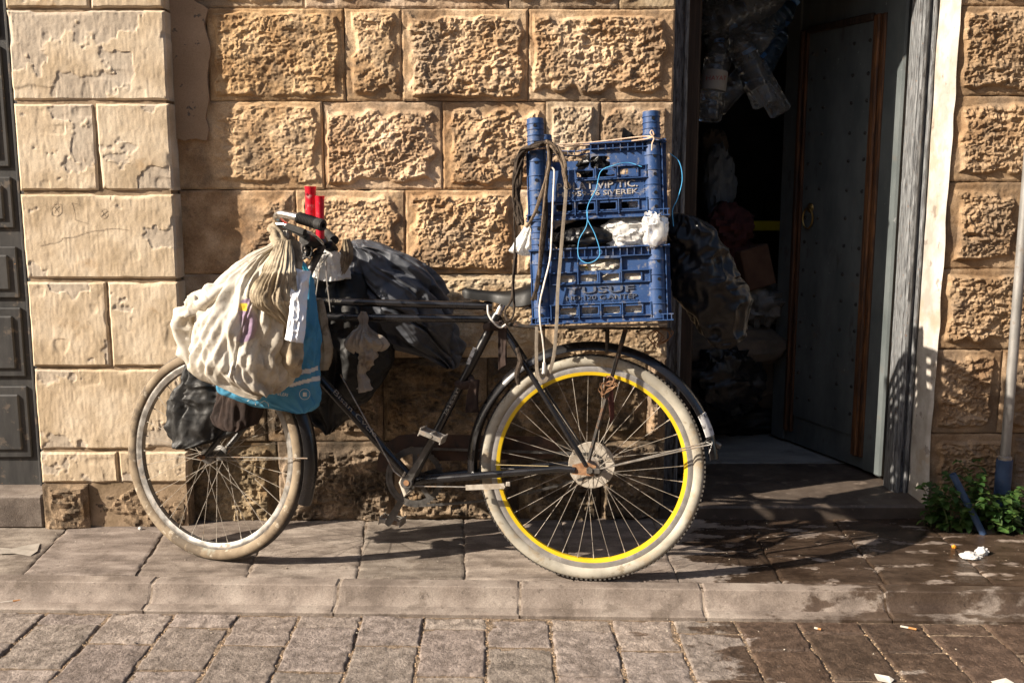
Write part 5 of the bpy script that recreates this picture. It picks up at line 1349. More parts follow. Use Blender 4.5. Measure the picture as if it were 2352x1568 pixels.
cord('cord', [(1210,346),(1246,341),(1362,332),(1475,321),(1500,312),(1498,300),(1494,306),(1502,318),(1498,330),(1497,346)], [F_-.02,F_,F_-.02,F_,F_+.014,F_+.016,F_+.018,F_+.018,F_+.02,F_+.02], .0026, MAT_CORD, 'pale tan cord knotted round the right crate post', 'cord')
cord('dark_rope', [(1262,328),(1230,336),(1203,346),(1192,372),(1186,430),(1189,480),(1196,516)], [F_+.012,F_+.018,F_,F_-.01,F_-.015,F_-.02,F_-.01], .0042, MAT_ROPE, 'bundle of dark frayed rope hanging at left of the upper crate', strands=12, jitter=9, seed=4)
cord('dark_rope', [(1200,350),(1194,420),(1184,486),(1182,560),(1178,632),(1174,687),(1161,714),(1168,736),(1180,718),(1178,650),(1184,580)], F_-.02, .0038, MAT_ROPE, 'long dark rope looping down beside the saddle', strands=2, jitter=3, seed=5)
cord('brown_rope', [(1256,322),(1262,376),(1253,413),(1240,457),(1226,493),(1208,523)], F_+.022, .0042, MAT_TWINE, 'thick brown rope slanting across the left crate post', strands=2, jitter=2, seed=6)
cord('dark_rope', [(1264,340),(1256,420),(1252,500),(1246,580),(1236,650),(1226,690)], F_+.006, .0055, MAT_ROPE, 'dark rope running down inside the left crate post', strands=3, jitter=4, seed=7)
cord('frayed_twine', [(1258,327),(1278,342),(1290,372),(1300,400),(1306,432)], F_+.02, .0035, MAT_TWINE, 'frayed twine ends hanging on the upper crate', strands=4, jitter=8, seed=8)
cord('grey_strap', [(1302,402),(1298,464),(1292,534),(1287,596),(1281,669),(1279,733),(1272,816),(1258,864),(1245,876),(1234,856),(1232,800),(1233,750)], [F_+.018]*5+[F_+.012,F_,F_-.02,F_-.02,F_-.02,F_-.01,F_], .0055, MAT_STRAP, 'flat grey beige strap hanging in a loop over the rear mudguard', 'strap', flat=.25, n=6)
cord('white_cable', [(1263,383),(1271,388),(1273,400),(1270,464),(1267,541),(1263,596),(1250,651),(1240,698),(1241,742),(1246,775),(1250,815),(1250,838)], [F_+.02]*8+[F_+.012,F_,F_-.01,F_-.01], .0026, MAT_CABLE, 'white electric cable hanging down the crates', 'cable')
cord('cable_plug', [(1250,832),(1249,850),(1248,858)], F_-.01, .0068, MAT_CABLE, 'small white plug at the lower end of the cable', 'plug')
cord('cord', [(1257,400),(1253,440),(1248,486),(1241,559),(1237,632)], F_+.024, .0032, MAT_TWINE, 'beige cord hanging before the left crate post', 'cord')
cord('blue_string', [(1474,383),(1443,374),(1410,380),(1380,394),(1369,435),(1351,471),(1349,501),(1366,537),(1378,578),(1369,597),(1347,604),(1329,589),(1330,552),(1347,519),(1350,486)], [F_-.01,F_-.01]+[F_+.012]*13, .0012, MAT_STRING, 'bright blue string looping over both crates', 'string')
cord('blue_string', [(1538,352),(1560,372),(1567,413),(1556,457),(1545,482),(1547,520)], F_-.05, .0012, MAT_STRING, 'bright blue string bowed out right of the crates', 'string')
cord('twisted_rope', [(1188,800),(1194,830),(1186,858),(1190,884)], .07, .0065, MAT_ROPE, 'short twisted rope tied on the rear mudguard', strands=2, jitter=3, seed=9)
cord('wire_loop', [(1120,700),(1122,722),(1135,742),(1150,752),(1162,745)], .05, .0032, MAT_CABLE, 'pale wire loop below the saddle nose', 'wire')
cord('rusty_wire', [(1388,868),(1402,862),(1412,872),(1398,884),(1384,880),(1378,895),(1388,905),(1404,892),(1416,884),(1400,876),(1390,890),(1382,912)], .078, .0014, MAT_RUST, 'tangle of rusty wire on the rack strut', 'wire', strands=3, jitter=6, seed=2)
cord('rusty_wire', [(1466,762),(1490,752),(1520,770),(1508,790),(1530,780),(1540,760),(1510,756),(1495,772),(1515,800)], .06, .0014, MAT_RUST, 'tangle of wire under the right end of the rack', 'wire', strands=3, jitter=8, seed=3)

# ================================================================== DOORWAY AND ROOM
MAT_OLDPAINT = M('weathered_grey_paint', [(.08,.083,.087), (.15,.157,.163), (.24,.245,.25)], 40, rough=.8, stretch=(3, 3, .35), bump=(70, .5, .004, (3,3,.3)),
              stains=[(60, .53, .60, (.035,.032,.032), .8, .9, None, (2.5,2.5,.25)), (70, .62, .68, (.22,.12,.06), .7)])
MAT_SHEET = M('grey_sheet_door', [(.072,.086,.088), (.115,.13,.132)], 9, rough=.5, rough2=.65, metallic=0, bump=(30, .2, .004), stretch=(1,1,.4),
              stains=[(16, .60, .70, (.06,.05,.045), .6, .9, None, (1,1,.35)), (45, .66, .70, (.30,.30,.30), .6), (9, .60, .72, (.14,.10,.07), .5)])
MAT_ORANGEWOOD = M('worn_orange_wood', [(.04,.018,.009), (.10,.042,.016), (.19,.08,.028)], 30, rough=.6, stretch=(4,4,.2), bump=(60, .5, .004, (4,4,.2)),
              stains=[(20, .52, .62, (.05,.03,.02), .75, .9, None, (2,2,.3))])
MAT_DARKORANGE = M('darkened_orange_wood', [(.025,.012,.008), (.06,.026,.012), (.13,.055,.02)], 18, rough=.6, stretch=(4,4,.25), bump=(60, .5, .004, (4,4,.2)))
MAT_DARKWOOD = M('dark_door_wood', [(.022,.014,.010), (.05,.032,.022)], 20, rough=.7, stretch=(4,4,.2), bump=(50, .4, .004, (4,4,.2)))
MAT_STUD = M('iron_stud', [(.03,.03,.032), (.06,.055,.05)], 60, rough=.6, metallic=.5)
MAT_BRASS = M('tarnished_brass', [(.30,.20,.07), (.45,.32,.12)], 40, rough=.4, metallic=.9)
MAT_FLOOR = M('dark_wet_threshold', [(.055,.042,.034), (.10,.078,.062)], 8, rough=.45, rough2=.7, bump=(40, .3, .004), stains=[(16, .56, .64, (.22,.175,.14), .6, .8)])
MAT_MARBLE = M('worn_marble_floor', [(.20,.20,.195), (.32,.315,.30)], 5, rough=.55, stretch=(1,3,1), stains=[(12, .55, .66, (.10,.09,.08), .6)])
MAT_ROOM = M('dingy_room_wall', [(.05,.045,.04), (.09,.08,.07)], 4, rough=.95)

YFR = .15                                             # set-back of the door frame
fl_z = .052
# threshold step and floors
thr = MB(); thr.box(((XR_+XD)/2+.01, .145, .0), (XD-XR_+.06, .33, .104), None, .008).build('door_step', MAT_FLOOR, building)
ya, yb_ = G(1700, 1062, fl_z)[1], G(1700, 982, fl_z)[1]
mesh_obj('room_floor', [(XR_-.4,.3,fl_z-.006), (2.9,.3,fl_z-.006), (2.9,3.0,fl_z-.006), (XR_-.4,3.0,fl_z-.006)], [(0,1,2,3)], MAT_FLOOR, building)
slab('floor_slab', [(XR_+.02, ya), (XD+.0, ya), (XD+.0, yb_), (XR_+.02, yb_)], fl_z, .005, MAT_MARBLE, building, .002, seed=4, amp=.001, col=(1,1,1,1))
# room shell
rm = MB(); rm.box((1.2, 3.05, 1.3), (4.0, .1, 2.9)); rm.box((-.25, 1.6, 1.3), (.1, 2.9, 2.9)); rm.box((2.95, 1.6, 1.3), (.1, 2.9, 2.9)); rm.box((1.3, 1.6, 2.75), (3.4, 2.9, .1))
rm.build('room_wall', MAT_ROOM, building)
MB().box(((XR_+XD)/2, .17, 2.42), (XD-XR_+.02, .29, .36)).build('lintel', MAT_MORTAR, building)
# whitewashed reveal
nz, ny = 90, 12; v = []; f = []
for i in range(nz+1):
    for j in range(ny+1):
        z = -.01+2.3*i/nz; y = -.012+(YFR+.02)*j/ny
        w_ = .005*float(fbm(np.array(z*7.), np.array(y*9.), seed=3, octv=3)); 
        if j == 0: y += .005*float(vnoise(np.array(z*16.), np.array(2.), seed=4))
        v.append((XD-.010-w_+(.010 if j == 0 else 0), y, z))
for i in range(nz):
    for j in range(ny): a = i*(ny+1)+j; f.append((a, a+1, a+ny+2, a+ny+1))
mesh_obj('reveal_plaster', v, f, MAT_WHITEPLASTER, building, smooth=True)
# frame posts
xa_, xb_ = XR_-.03, P(1577, 300, YFR+.01)[0]
frame = MB().box(((xa_+xb_)/2, YFR+.055, 1.25), (xb_-xa_, .09, 2.5), None, .004).box((xb_-.012, YFR+.004, 1.25), (.012, .014, 2.5), None, .003)
xf0, xf1 = P(2092, 417, YFR)[0], XD-.006
frame.box(((xf0+xf1)/2, YFR+.05, 1.25), (xf1-xf0, .09, 2.5), None, .006); frame.box((xf0+.018, YFR-.002, 1.25), (.020, .018, 2.5), None, .004); frame.box((xf1-.016, YFR-.004, 1.25), (.016, .02, 2.5), None, .005)
frame.build('door_frame', MAT_OLDPAINT, building)
# the other leaf, folded back along the wall inside
xk = P(1572, 300, .36)[0]
MB().box((xk+.028, .36+.30, 1.24), (.055, .60, 2.36), None, .006).box((xk+.062, .36+.30, 1.24), (.012, .48, 2.1)).build('folded_leaf', MAT_DARKWOOD, building)
# open leaf
hx, hy = P(2070, 417, YFR+.16)[0], YFR+.16
fx, fy = P(1772, 983, 1.02)[0], 1.02
LD = np.array([fx-hx, fy-hy]); LW = np.hypot(*LD); LD /= LW; LN = np.array([-LD[1], LD[0]])
if LN[1] > 0: LN = -LN                                # towards the street
def PD(px, py):
    d = ray(px, py); n3 = np.array([LN[0], LN[1], 0]); o3 = np.array([hx, hy, 0]); t = ((o3-_C)@n3)/(d@n3); q = _C+d*t
    return float((q[:2]-np.array([hx, hy]))@LD), float(q[2])
def DL(s, z, n=0.0): return (hx+LD[0]*s+LN[0]*n, hy+LD[1]*s+LN[1]*n, z)
leaf = empty('dummy', (0,0,0)); bpy.data.objects.remove(leaf)
def dbox(m, s0, s1, z0, z1, n0, n1, bev=0):
    rot = Matrix(((LD[0], LN[0], 0), (LD[1], LN[1], 0), (0, 0, 1)))
    c = DL((s0+s1)/2, (z0+z1)/2, (n0+n1)/2); m.box(c, (abs(s1-s0), abs(n1-n0), abs(z1-z0)), rot, bev)
ss = [PD(x, 417)[0] for x in (2052, 2019, 1990, 1846, 1826, 1792)]   # bar | stile | moulding | panel | moulding | edge board
ztop = PD(1960, 58)[1]; zbot = PD(1960, 1000)[1]
zb = fl_z+.012
m = MB(); dbox(m, -.0, LW, zb, 2.36, -.045, -.006); leaf = m.build('door_leaf', MAT_SHEET, building)
leaf['label'] = 'grey studded sheet door leaf standing open'
m = MB(); dbox(m, ss[3], ss[2], zb+.13, ztop, -.006, .002); m.build('door_panel', MAT_SHEET, leaf)
m = MB(); dbox(m, .0, ss[0], zb, 2.36, -.006, .020, .008); dbox(m, ss[0]+.006, ss[1], zb, 2.36, -.006, .006, .003); m.build('stile', MAT_SHEET, leaf)
m = MB(); dbox(m, ss[5], LW, zb, 2.36, -.006, .006, .003) if LW > ss[5] else None; dbox(m, ss[4], min(ss[5], LW)-.002, zb, 2.36, -.006, .005, .003); m.build('stile', MAT_SHEET, leaf)
for a, b in ((ss[1], ss[2]), (ss[3], ss[4])):
    w_ = b-a; m = MB(); dbox(m, a, a+w_*.35, zb+.05, ztop+.02, -.006, .012, .005); dbox(m, a+w_*.35, a+w_*.7, zb+.05, ztop+.02, -.006, .022, .006); dbox(m, a+w_*.7, b, zb+.05, ztop+.02, -.006, .010, .004)
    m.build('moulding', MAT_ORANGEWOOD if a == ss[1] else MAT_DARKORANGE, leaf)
m = MB(); dbox(m, ss[2], ss[3], ztop, ztop+.03, -.006, .016, .005); m.build('moulding', MAT_DARKWOOD, leaf)
stud_me = None
sc4 = [ss[2]+(ss[3]-ss[2])*t for t in (.05, .28, .72, .93)]
for r in range(14):
    for c_ in range(4):
        z = zb+.22+.118*r
        if z > ztop-.03: continue
        cx3 = DL(sc4[c_], z+.006*math.sin(r*3+c_), .002)
        q = MB().lathe([(.0085, 0), (.006, .005), (0, .008)], (0,0,0), (LN[0], LN[1], 0), 8)
        if stud_me is None:
            o = q.build('stud', MAT_STUD, leaf, smooth=True); stud_me = o.data; o.location = cx3
        else:
            o = bpy.data.objects.new('stud', stud_me); COL.objects.link(o); o.location = cx3; attach(o, leaf)
s_, z_ = PD(1862, 478); m = MB(); ctr = Vector(DL(s_, z_-.045, .014))
m.tube([ctr+Vector((LD[0]*math.cos(a), LD[1]*math.cos(a), 0))*.034+Vector((0,0,1))*math.sin(a)*.045 for a in np.linspace(0, 2*math.pi, 24, endpoint=False)], .0042, 8, closed=True)
m.lathe([(.022, 0), (.016, .006), (.006, .008), (0, .009)], DL(s_, z_, .002), (LN[0], LN[1], 0), 16)
m.build('ring_handle', MAT_BRASS, leaf, smooth=True)
# ------------------------------------------------------------------ things stored in the room
def roomlump(name, px, py, Y, rx, ry, rz, mat, seed, label, cat, **kw):
    return lump(name, P(px, py, Y), (rx, ry, rz), mat, seed, label, cat, **kw)
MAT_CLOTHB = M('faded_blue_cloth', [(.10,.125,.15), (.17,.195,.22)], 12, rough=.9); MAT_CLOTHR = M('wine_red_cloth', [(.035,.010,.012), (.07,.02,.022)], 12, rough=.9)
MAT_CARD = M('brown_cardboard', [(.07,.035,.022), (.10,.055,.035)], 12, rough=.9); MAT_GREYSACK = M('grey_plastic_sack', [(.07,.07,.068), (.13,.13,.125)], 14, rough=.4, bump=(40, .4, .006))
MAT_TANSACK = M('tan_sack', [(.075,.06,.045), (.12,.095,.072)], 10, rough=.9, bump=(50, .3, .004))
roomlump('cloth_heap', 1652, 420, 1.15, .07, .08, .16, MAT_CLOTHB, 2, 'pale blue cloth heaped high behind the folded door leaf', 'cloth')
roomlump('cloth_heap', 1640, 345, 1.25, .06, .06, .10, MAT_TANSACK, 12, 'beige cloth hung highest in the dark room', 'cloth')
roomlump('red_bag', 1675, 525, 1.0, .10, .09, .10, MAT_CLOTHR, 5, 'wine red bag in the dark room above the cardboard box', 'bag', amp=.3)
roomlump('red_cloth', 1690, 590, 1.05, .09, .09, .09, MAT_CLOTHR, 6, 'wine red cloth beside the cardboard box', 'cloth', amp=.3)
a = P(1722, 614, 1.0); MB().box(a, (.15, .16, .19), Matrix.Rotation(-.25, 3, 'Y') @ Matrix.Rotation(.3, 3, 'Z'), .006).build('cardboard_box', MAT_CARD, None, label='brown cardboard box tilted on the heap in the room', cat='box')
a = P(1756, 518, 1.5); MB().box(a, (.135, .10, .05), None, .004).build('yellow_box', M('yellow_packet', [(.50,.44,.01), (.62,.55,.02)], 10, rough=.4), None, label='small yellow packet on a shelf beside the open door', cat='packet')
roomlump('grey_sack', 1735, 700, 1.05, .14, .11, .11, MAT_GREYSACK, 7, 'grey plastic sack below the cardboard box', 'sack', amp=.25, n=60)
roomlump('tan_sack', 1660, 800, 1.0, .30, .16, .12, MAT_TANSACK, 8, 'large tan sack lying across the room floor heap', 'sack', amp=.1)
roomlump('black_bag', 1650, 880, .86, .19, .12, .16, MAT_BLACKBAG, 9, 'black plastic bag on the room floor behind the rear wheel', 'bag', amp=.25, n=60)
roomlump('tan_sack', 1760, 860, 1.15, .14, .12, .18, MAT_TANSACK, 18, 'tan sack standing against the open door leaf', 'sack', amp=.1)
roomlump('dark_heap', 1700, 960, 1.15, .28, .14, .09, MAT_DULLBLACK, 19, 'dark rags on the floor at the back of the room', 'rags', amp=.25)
# water bottles in a clear bag, hung high
MAT_PET = M('clear_bottle_plastic', [(.86,.89,.91)], rough=.05, trans=.965, ior=1.35, spec=.6)
MAT_PETBLUE = M('blue_bottle_plastic', [(.30,.52,.8)], rough=.05, trans=.965, ior=1.35, spec=.6)
def bottle(px, py, Y, ang, tilt, H_, r_, mat, label):
    p = Vector(P(px, py, Y)); ax = Vector((math.sin(ang)*math.cos(tilt), math.sin(tilt), math.cos(ang)*math.cos(tilt)))
    root = empty('plastic_bottle', p-ax*H_/2, label, 'bottle', 'bottles hung in the doorway')
    prof = [(0, 0), (r_*.8, .002), (r_, .012)]; h = .02
    while h < H_*.70: prof += [(r_, h), (r_*1.0, h+.022), (r_*.955, h+.027), (r_*1.0, h+.032)]; h += .036
    prof += [(r_*.98, H_*.74), (r_*.7, H_*.86), (r_*.34, H_*.93), (r_*.30, H_*.97), (0, H_*.97)]
    MB().lathe(prof, p-ax*H_/2, ax, 22).build('body', mat, root, smooth=True, auto=60)
    MB().lathe([(r_*.36, 0), (r_*.36, .018), (0, .018)], p+ax*(H_*.45), ax, 14).build('cap', M('cap', [(.10,.22,.45)], rough=.4), root, smooth=True)
    return root, p, ax
YBT = .62
BL = [(1640, 185, YBT-.02, .12, .1, .34, .052, 0, 'clear ribbed bottle with printed label, lowest in the hung bunch'), (1690, 50, YBT, -.9, .2, .34, .055, 0, 'clear bottle lying across top of the hung bunch'),
      (1720, 150, YBT-.04, -.45, .0, .36, .055, 0, 'clear ribbed bottle slanting down right of the labelled one'), (1768, 120, YBT+.05, .5, .3, .30, .050, 1, 'bluish bottle at right of the hung bunch'),
      (1665, 110, YBT+.08, .3, -.2, .34, .052, 0, 'clear bottle at back of the hung bunch'), (1755, 190, YBT, -.55, .0, .30, .048, 0, 'clear ribbed bottle hanging lowest at right of the bunch'), (1770, 60, YBT+.05, .8, .1, .3, .05, 1, 'bluish bottle at the top right of the bunch'),
      (1632, 40, YBT+.03, -.3, .1, .32, .052, 0, 'clear bottle at top left of the hung bunch'), (1695, 190, YBT+.06, .75, .1, .30, .05, 0, 'clear bottle lying low behind the labelled bottle'), (1730, 20, YBT-.03, 1.2, .1, .32, .053, 0, 'clear bottle lying sideways at the top of the bunch')]
for i, b_ in enumerate(BL):
    root, p, ax = bottle(b_[0], b_[1], b_[2], b_[3], b_[4], b_[5], b_[6], MAT_PETBLUE if b_[7] else MAT_PET, b_[8])
    if i == 0:
        MB().lathe([(.0535, -.035), (.0535, .045)], p-ax*.01, ax, 24).build('paper_label', M('bottle_label', [(.22,.21,.19)], rough=.6), root, smooth=True)
        sx_ = Vector((0,0,1)).cross(ax)
        lettering('HAYAT', .026, lambda x, y, z: p+Vector((1,0,0))*x+ax*(y+.004)+Vector((0,-1,0))*(.0548+z-.6*x*x/.055*.9), M('label_print', [(.22,.05,.04)], rough=.6), root, .0003)
lump('clear_film', P(1690, 40, YBT-.02), (.15, .07, .09), M('clear_bag_film', [(.9,.92,.93)], rough=.06, trans=.98, ior=1.1, bump=(40, .5, .006)), 23, 'crumpled clear bag knotted over the bunch of bottles', 'bag', amp=.3, n=60)

# ================================================================== PANELLED DOOR AT THE LEFT EDGE
MAT_LDOOR = M('dark_panelled_door', [(.026,.026,.027), (.05,.049,.048)], 12, rough=.6, stretch=(2,2,.4), bump=(40, .3, .003), stains=[(18, .58, .66, (.16,.125,.095), .5), (60, .68, .71, (.45,.20,.05), .8)])
xr = px0-.002; 
ld = MB().box((xr-.45, .075, 1.3), (.9, .05, 2.36)).build('panelled_door', MAT_LDOOR, building)
m = MB()
for dx, w_, th in ((.012, .022, .02), (.034, .018, .035), (.058, .012, .022)): m.box((xr-dx, .045-th/2+.01, 1.3), (w_, th, 2.36), None, .003)
m.build('door_casing', MAT_LDOOR, ld)
zs = [W(30, y, .05)[1] for y in (1055, 880, 870, 700, 690, 560, 530, 400, 390, 100, 90, -150)]
for k in range(0, len(zs), 2):
    z0, z1 = zs[k], zs[k+1]
    for (x0, x1) in ((xr-.40, xr-.088), (xr-.78, xr-.46)):
        q = MB(); q.box(((x0+x1)/2, .046, (z0+z1)/2), (x1-x0, .012, z1-z0-.02), None, .004); q.box(((x0+x1)/2, .038, (z0+z1)/2), (x1-x0-.06, .012, z1-z0-.08), None, .006)
        q.build('door_panel', MAT_LDOOR, ld)
MB().box((xr-.46, -.01, .06), (.92, .16, .125), None, .008).build('door_sill', MAT_KERB, building).color = (.75,.75,.75,1)
MB().box((xr-1.4, .1, 1.25), (1.0, .3, 2.6)).build('side_wall', MAT_MORTAR, building)

# ================================================================== PIPES AND PLANTS AT THE RIGHT
MAT_PIPE = M('galvanised_pipe', [(.24,.235,.225), (.36,.35,.335)], 20, rough=.5, metallic=.5, stretch=(1,1,.4), stains=[(30, .56, .66, (.16,.12,.09), .6, .9)])
MAT_PVC = M('scuffed_blue_pvc', [(.025,.05,.11), (.045,.08,.16)], 16, rough=.45, rough2=.6, stains=[(25, .55, .66, (.12,.12,.12), .5, .9)])
YPP = -.06
pb0, pb1 = Vector(P(2308, 1052, YPP)), None
r_p = float(np.linalg.norm(P(2319, 1000, YPP)-P(2297, 1000, YPP)))/2
pipe = empty('water_pipe', (pb0.x, YPP, 0), 'grey metal pipe rising from a blue plastic sleeve at the right edge', 'pipe')
MB().tube([pb0, pb0+Vector((0,0,.8)), pb0+Vector((0,0,2.0))], r_p, 16).build('pipe_run', MAT_PIPE, pipe, smooth=True)
MB().lathe([(r_p, -.012), (r_p*1.35, -.010), (r_p*1.4, .006), (r_p, .010)], pb0, (0,0,1), 18, closed_prof=False).build('collar', MAT_STEEL, pipe, smooth=True)
MB().tube([(pb0.x, YPP, -.01), (pb0.x, YPP, pb0.z-.004)], r_p*1.62, 18).build('sleeve', MAT_PVC, pipe, smooth=True)
m = MB(); a, b = Vector(P(2188, 1088, -.16)), Vector(G(2258, 1226, 0.0)); m.lathe([(.0125, 0), (.0125, (a-b).length), (.0105, (a-b).length), (.0105, .0)], b, (a-b), 16, closed_prof=True)
m.build('pipe_stub', MAT_PVC, None, smooth=True, label='short blue plastic pipe slanting out of the weeds', cat='pipe')

MAT_LEAF = M('nettle_leaf', [(.018,.045,.011), (.042,.092,.022), (.08,.145,.035)], 30, objcol=True, rough=.5, rough2=.65, spec=.4, bump=(120, .3, .003)); translucent(MAT_LEAF, .3, (.10,.22,.03))
MAT_STEM = M('weed_stem', [(.05,.075,.025), (.08,.10,.035)], 30, rough=.7)
lv_v, lv_f = [], []
NL = 7
for i in range(NL+1):
    t = i/NL; hw = .38*math.sin(math.pi*min(1, t*1.02))**.8*(1-t*.35) if 0 < i < NL else 0.012
    zz = .10*math.sin(t*math.pi)-.16*t*t
    for s in (-1, -.5, 0, .5, 1): lv_v.append((t, s*hw*(1+.10*(i % 2)*(abs(s) == 1)), zz-.10*(1-abs(s))*hw*2+.02*math.sin(t*20)*abs(s)))
for i in range(NL):
    for k in range(4): lv_f.append((i*5+k, (i+1)*5+k, (i+1)*5+k+1, i*5+k+1))
leaf_me = bpy.data.meshes.new('leaf'); leaf_me.from_pydata(lv_v, [], lv_f); leaf_me.update(); leaf_me.polygons.foreach_set('use_smooth', [True]*len(leaf_me.polygons)); leaf_me.materials.append(MAT_LEAF)
pr = random.Random(21)
def weed(px, py, Y, spread, hgt, nst, label):
    base = G(px, py, 0.0); base = np.array((P(px, py, Y)[0], Y, 0.0))
    root = empty('weed', tuple(base), label, 'weed', 'weeds at the foot of the pier')
    st = MB()
    for s in range(nst):
        az = pr.uniform(0, 2*math.pi); ln = hgt*pr.uniform(.6, 1.1); out = spread*pr.uniform(.3, 1.0)
        d = Vector((math.cos(az), math.sin(az)*.7-.25, 0)); p0 = Vector(base)+Vector((pr.uniform(-1,1)*spread*.3, pr.uniform(-.02,.02), 0))
        c = [p0+d*out*(t**1.6)+Vector((0,0,1))*ln*(t-.25*t*t) for t in np.linspace(0, 1, 8)]
        c = [Vector((q.x, min(q.y, -.035), q.z)) for q in c]
        st.tube(c, [.0028*(1-.7*k/7) for k in range(8)], 5)
        for k in range(1, 8):
            for q in range(2 if k < 7 else 4):
                a2 = az+k*1.57+q*math.pi+pr.uniform(-.4,.4) if k < 7 else q*1.57+pr.uniform(-.3,.3)
                sz = pr.uniform(.030, .052)*(1.15-.5*k/8) if k < 7 else pr.uniform(.02, .032)
                o = bpy.data.objects.new('leaf', leaf_me); COL.objects.link(o)
                o.location = c[k]; o.rotation_euler = (pr.uniform(-.5,.5), pr.uniform(-.35,.55), a2); o.scale = (sz, sz, sz)
                g_ = pr.uniform(.6, 1.3); o.color = (g_*pr.uniform(.85,1.25), g_, g_*.9, 1)
                attach(o, root)
    st.build('stems', MAT_STEM, root, smooth=True)
weed(2150, 1190, -.10, .14, .21, 7, 'low dark green weed nearest the door step')
weed(2195, 1200, -.15, .14, .26, 8, 'bushy green weed round the slanting blue pipe')
weed(2245, 1195, -.10, .13, .32, 6, 'tallest green weed between the two blue pipes')
weed(2300, 1200, -.16, .14, .21, 7, 'spreading green weed before the blue pipe sleeve')
weed(2350, 1195, -.10, .13, .22, 5, 'green weed at the right picture edge')

# ================================================================== LITTER
MAT_TISSUE = M('white_tissue', [(.66,.64,.61), (.78,.77,.75)], 16, rough=.9); translucent(MAT_TISSUE, .25, (.8,.78,.75))
MAT_ORANGE = M('orange_peel', [(.62,.22,.015), (.75,.32,.02)], 30, rough=.6, bump=(200, .4, .002)); MAT_BROWNBIT = M('brown_scrap', [(.22,.08,.03), (.34,.14,.05)], 30, rough=.7)
MAT_PAPER = M('pale_paper', [(.55,.50,.43), (.66,.62,.56)], 20, rough=.9); MAT_BUTT = M('cigarette_paper', [(.46,.42,.36)], rough=.9); MAT_FILTER = M('cork_filter', [(.40,.19,.07)], rough=.9)
MAT_CHAR = M('black_crumb', [(.01,.01,.01), (.02,.02,.02)], 30, rough=.8)
def litter(name, px, py, Z, size, mat, seed, label, cat='litter', amp=.3, freq=1.8):
    p = G(px, py, Z); return lump(name, (p[0], p[1], Z+size[2]*.75), size, mat, seed, label, cat, amp=amp, freq=freq, n=30, flatten=-size[2]*.75)
litter('tissue', 2228, 1280, 0, (.028,.022,.009), MAT_TISSUE, 3, 'crumpled white tissue on wet pavement below the weeds', amp=.4)
litter('tissue', 2255, 1272, 0, (.02,.018,.013), MAT_TISSUE, 13, 'small white tissue wad beside the crumpled tissue', amp=.4)
litter('orange_scrap', 2191, 1258, 0, (.008,.006,.006), MAT_ORANGE, 4, 'tiny orange scrap beside the white tissue')
litter('wrapper', 1797, 1385, -.055, (.030,.022,.022), MAT_CREAMBAG, 5, 'crumpled cream wrapper lying in the kerb channel', amp=.45)
litter('orange_peel', 262, 1374, -.055, (.014,.010,.010), MAT_ORANGE, 6, 'bright orange peel bit in the left kerb channel')
litter('brown_leaf', 80, 1369, -.055, (.014,.008,.007), MAT_BROWNBIT, 7, 'rusty brown scrap in the kerb channel at far left')
litter('brown_leaf', 197, 1204, 0, (.014,.008,.006), MAT_BROWNBIT, 8, 'small red brown scrap by the pilaster foot')
litter('black_crumb', 1320, 1376, -.055, (.022,.012,.009), MAT_CHAR, 9, 'black lump in the kerb channel below the rear wheel')
litter('tissue', 322, 1216, 0, (.007,.006,.006), MAT_TISSUE, 10, 'tiny white crumb left of the front wheel')
def flat_scrap(name, pts, Z, mat, label, lift=.003):
    v = [G(a, b, Z) for a, b in pts]; v = [(q[0], q[1], Z+lift+.0025*math.sin(i*2.1)) for i, q in enumerate(v)]; n = len(v)
    mesh_obj(name, v+[(x, y, z-.0012) for x, y, z in v], [tuple(range(n))[::-1], tuple(range(n, 2*n))]+[(i, (i+1) % n, (i+1) % n+n, i+n) for i in range(n)], mat, None, label=label, cat='litter')
flat_scrap('film_scrap', [(-12,1258),(28,1262),(50,1254),(92,1248),(86,1268),(70,1276),(36,1272),(0,1274)], .0, M('flattened_film', [(.27,.24,.205), (.36,.325,.28)], 20, rough=.5), 'flattened pale plastic film stuck to pavement at far left')
flat_scrap('paper_scrap', [(2008,1548),(2042,1556),(2054,1560),(2046,1570),(2016,1565)], -.062, MAT_PAPER, 'pale paper scrap on the road near bottom right')
flat_scrap('paper_scrap', [(2276,1566),(2310,1560),(2330,1568),(2300,1580)], -.062, MAT_PAPER, 'pale paper scrap cut by the bottom right picture edge')
def butt(px, py, Z, ang, label, L_=.020):
    p = Vector(G(px, py, Z)); p.z = Z+.006; d = Vector((math.cos(ang), math.sin(ang), 0))
    root = empty('cigarette_butt', p-Vector((0,0,.005)), label, 'litter', 'cigarette butts on the ground')
    MB().tube([p-d*L_/2, p], .0032, 8).build('paper_end', MAT_BUTT, root, smooth=True); MB().tube([p, p+d*L_/2], .0033, 8).build('filter', MAT_FILTER, root, smooth=True)
butt(1878, 1447, -.062, -.6, 'orange tipped butt on wet pavers right of centre'); butt(2086, 1445, -.062, -.5, 'orange tipped butt lying between right pavers', .045)
butt(1448, 1391, -.058, .3, 'pale butt on the kerb lip below the rear wheel'); butt(1172, 1361, -.05, .1, 'pale butt in the kerb channel left of the rear wheel')
butt(30, 1384, -.058, .35, 'long pale stick in the left kerb channel', .07)
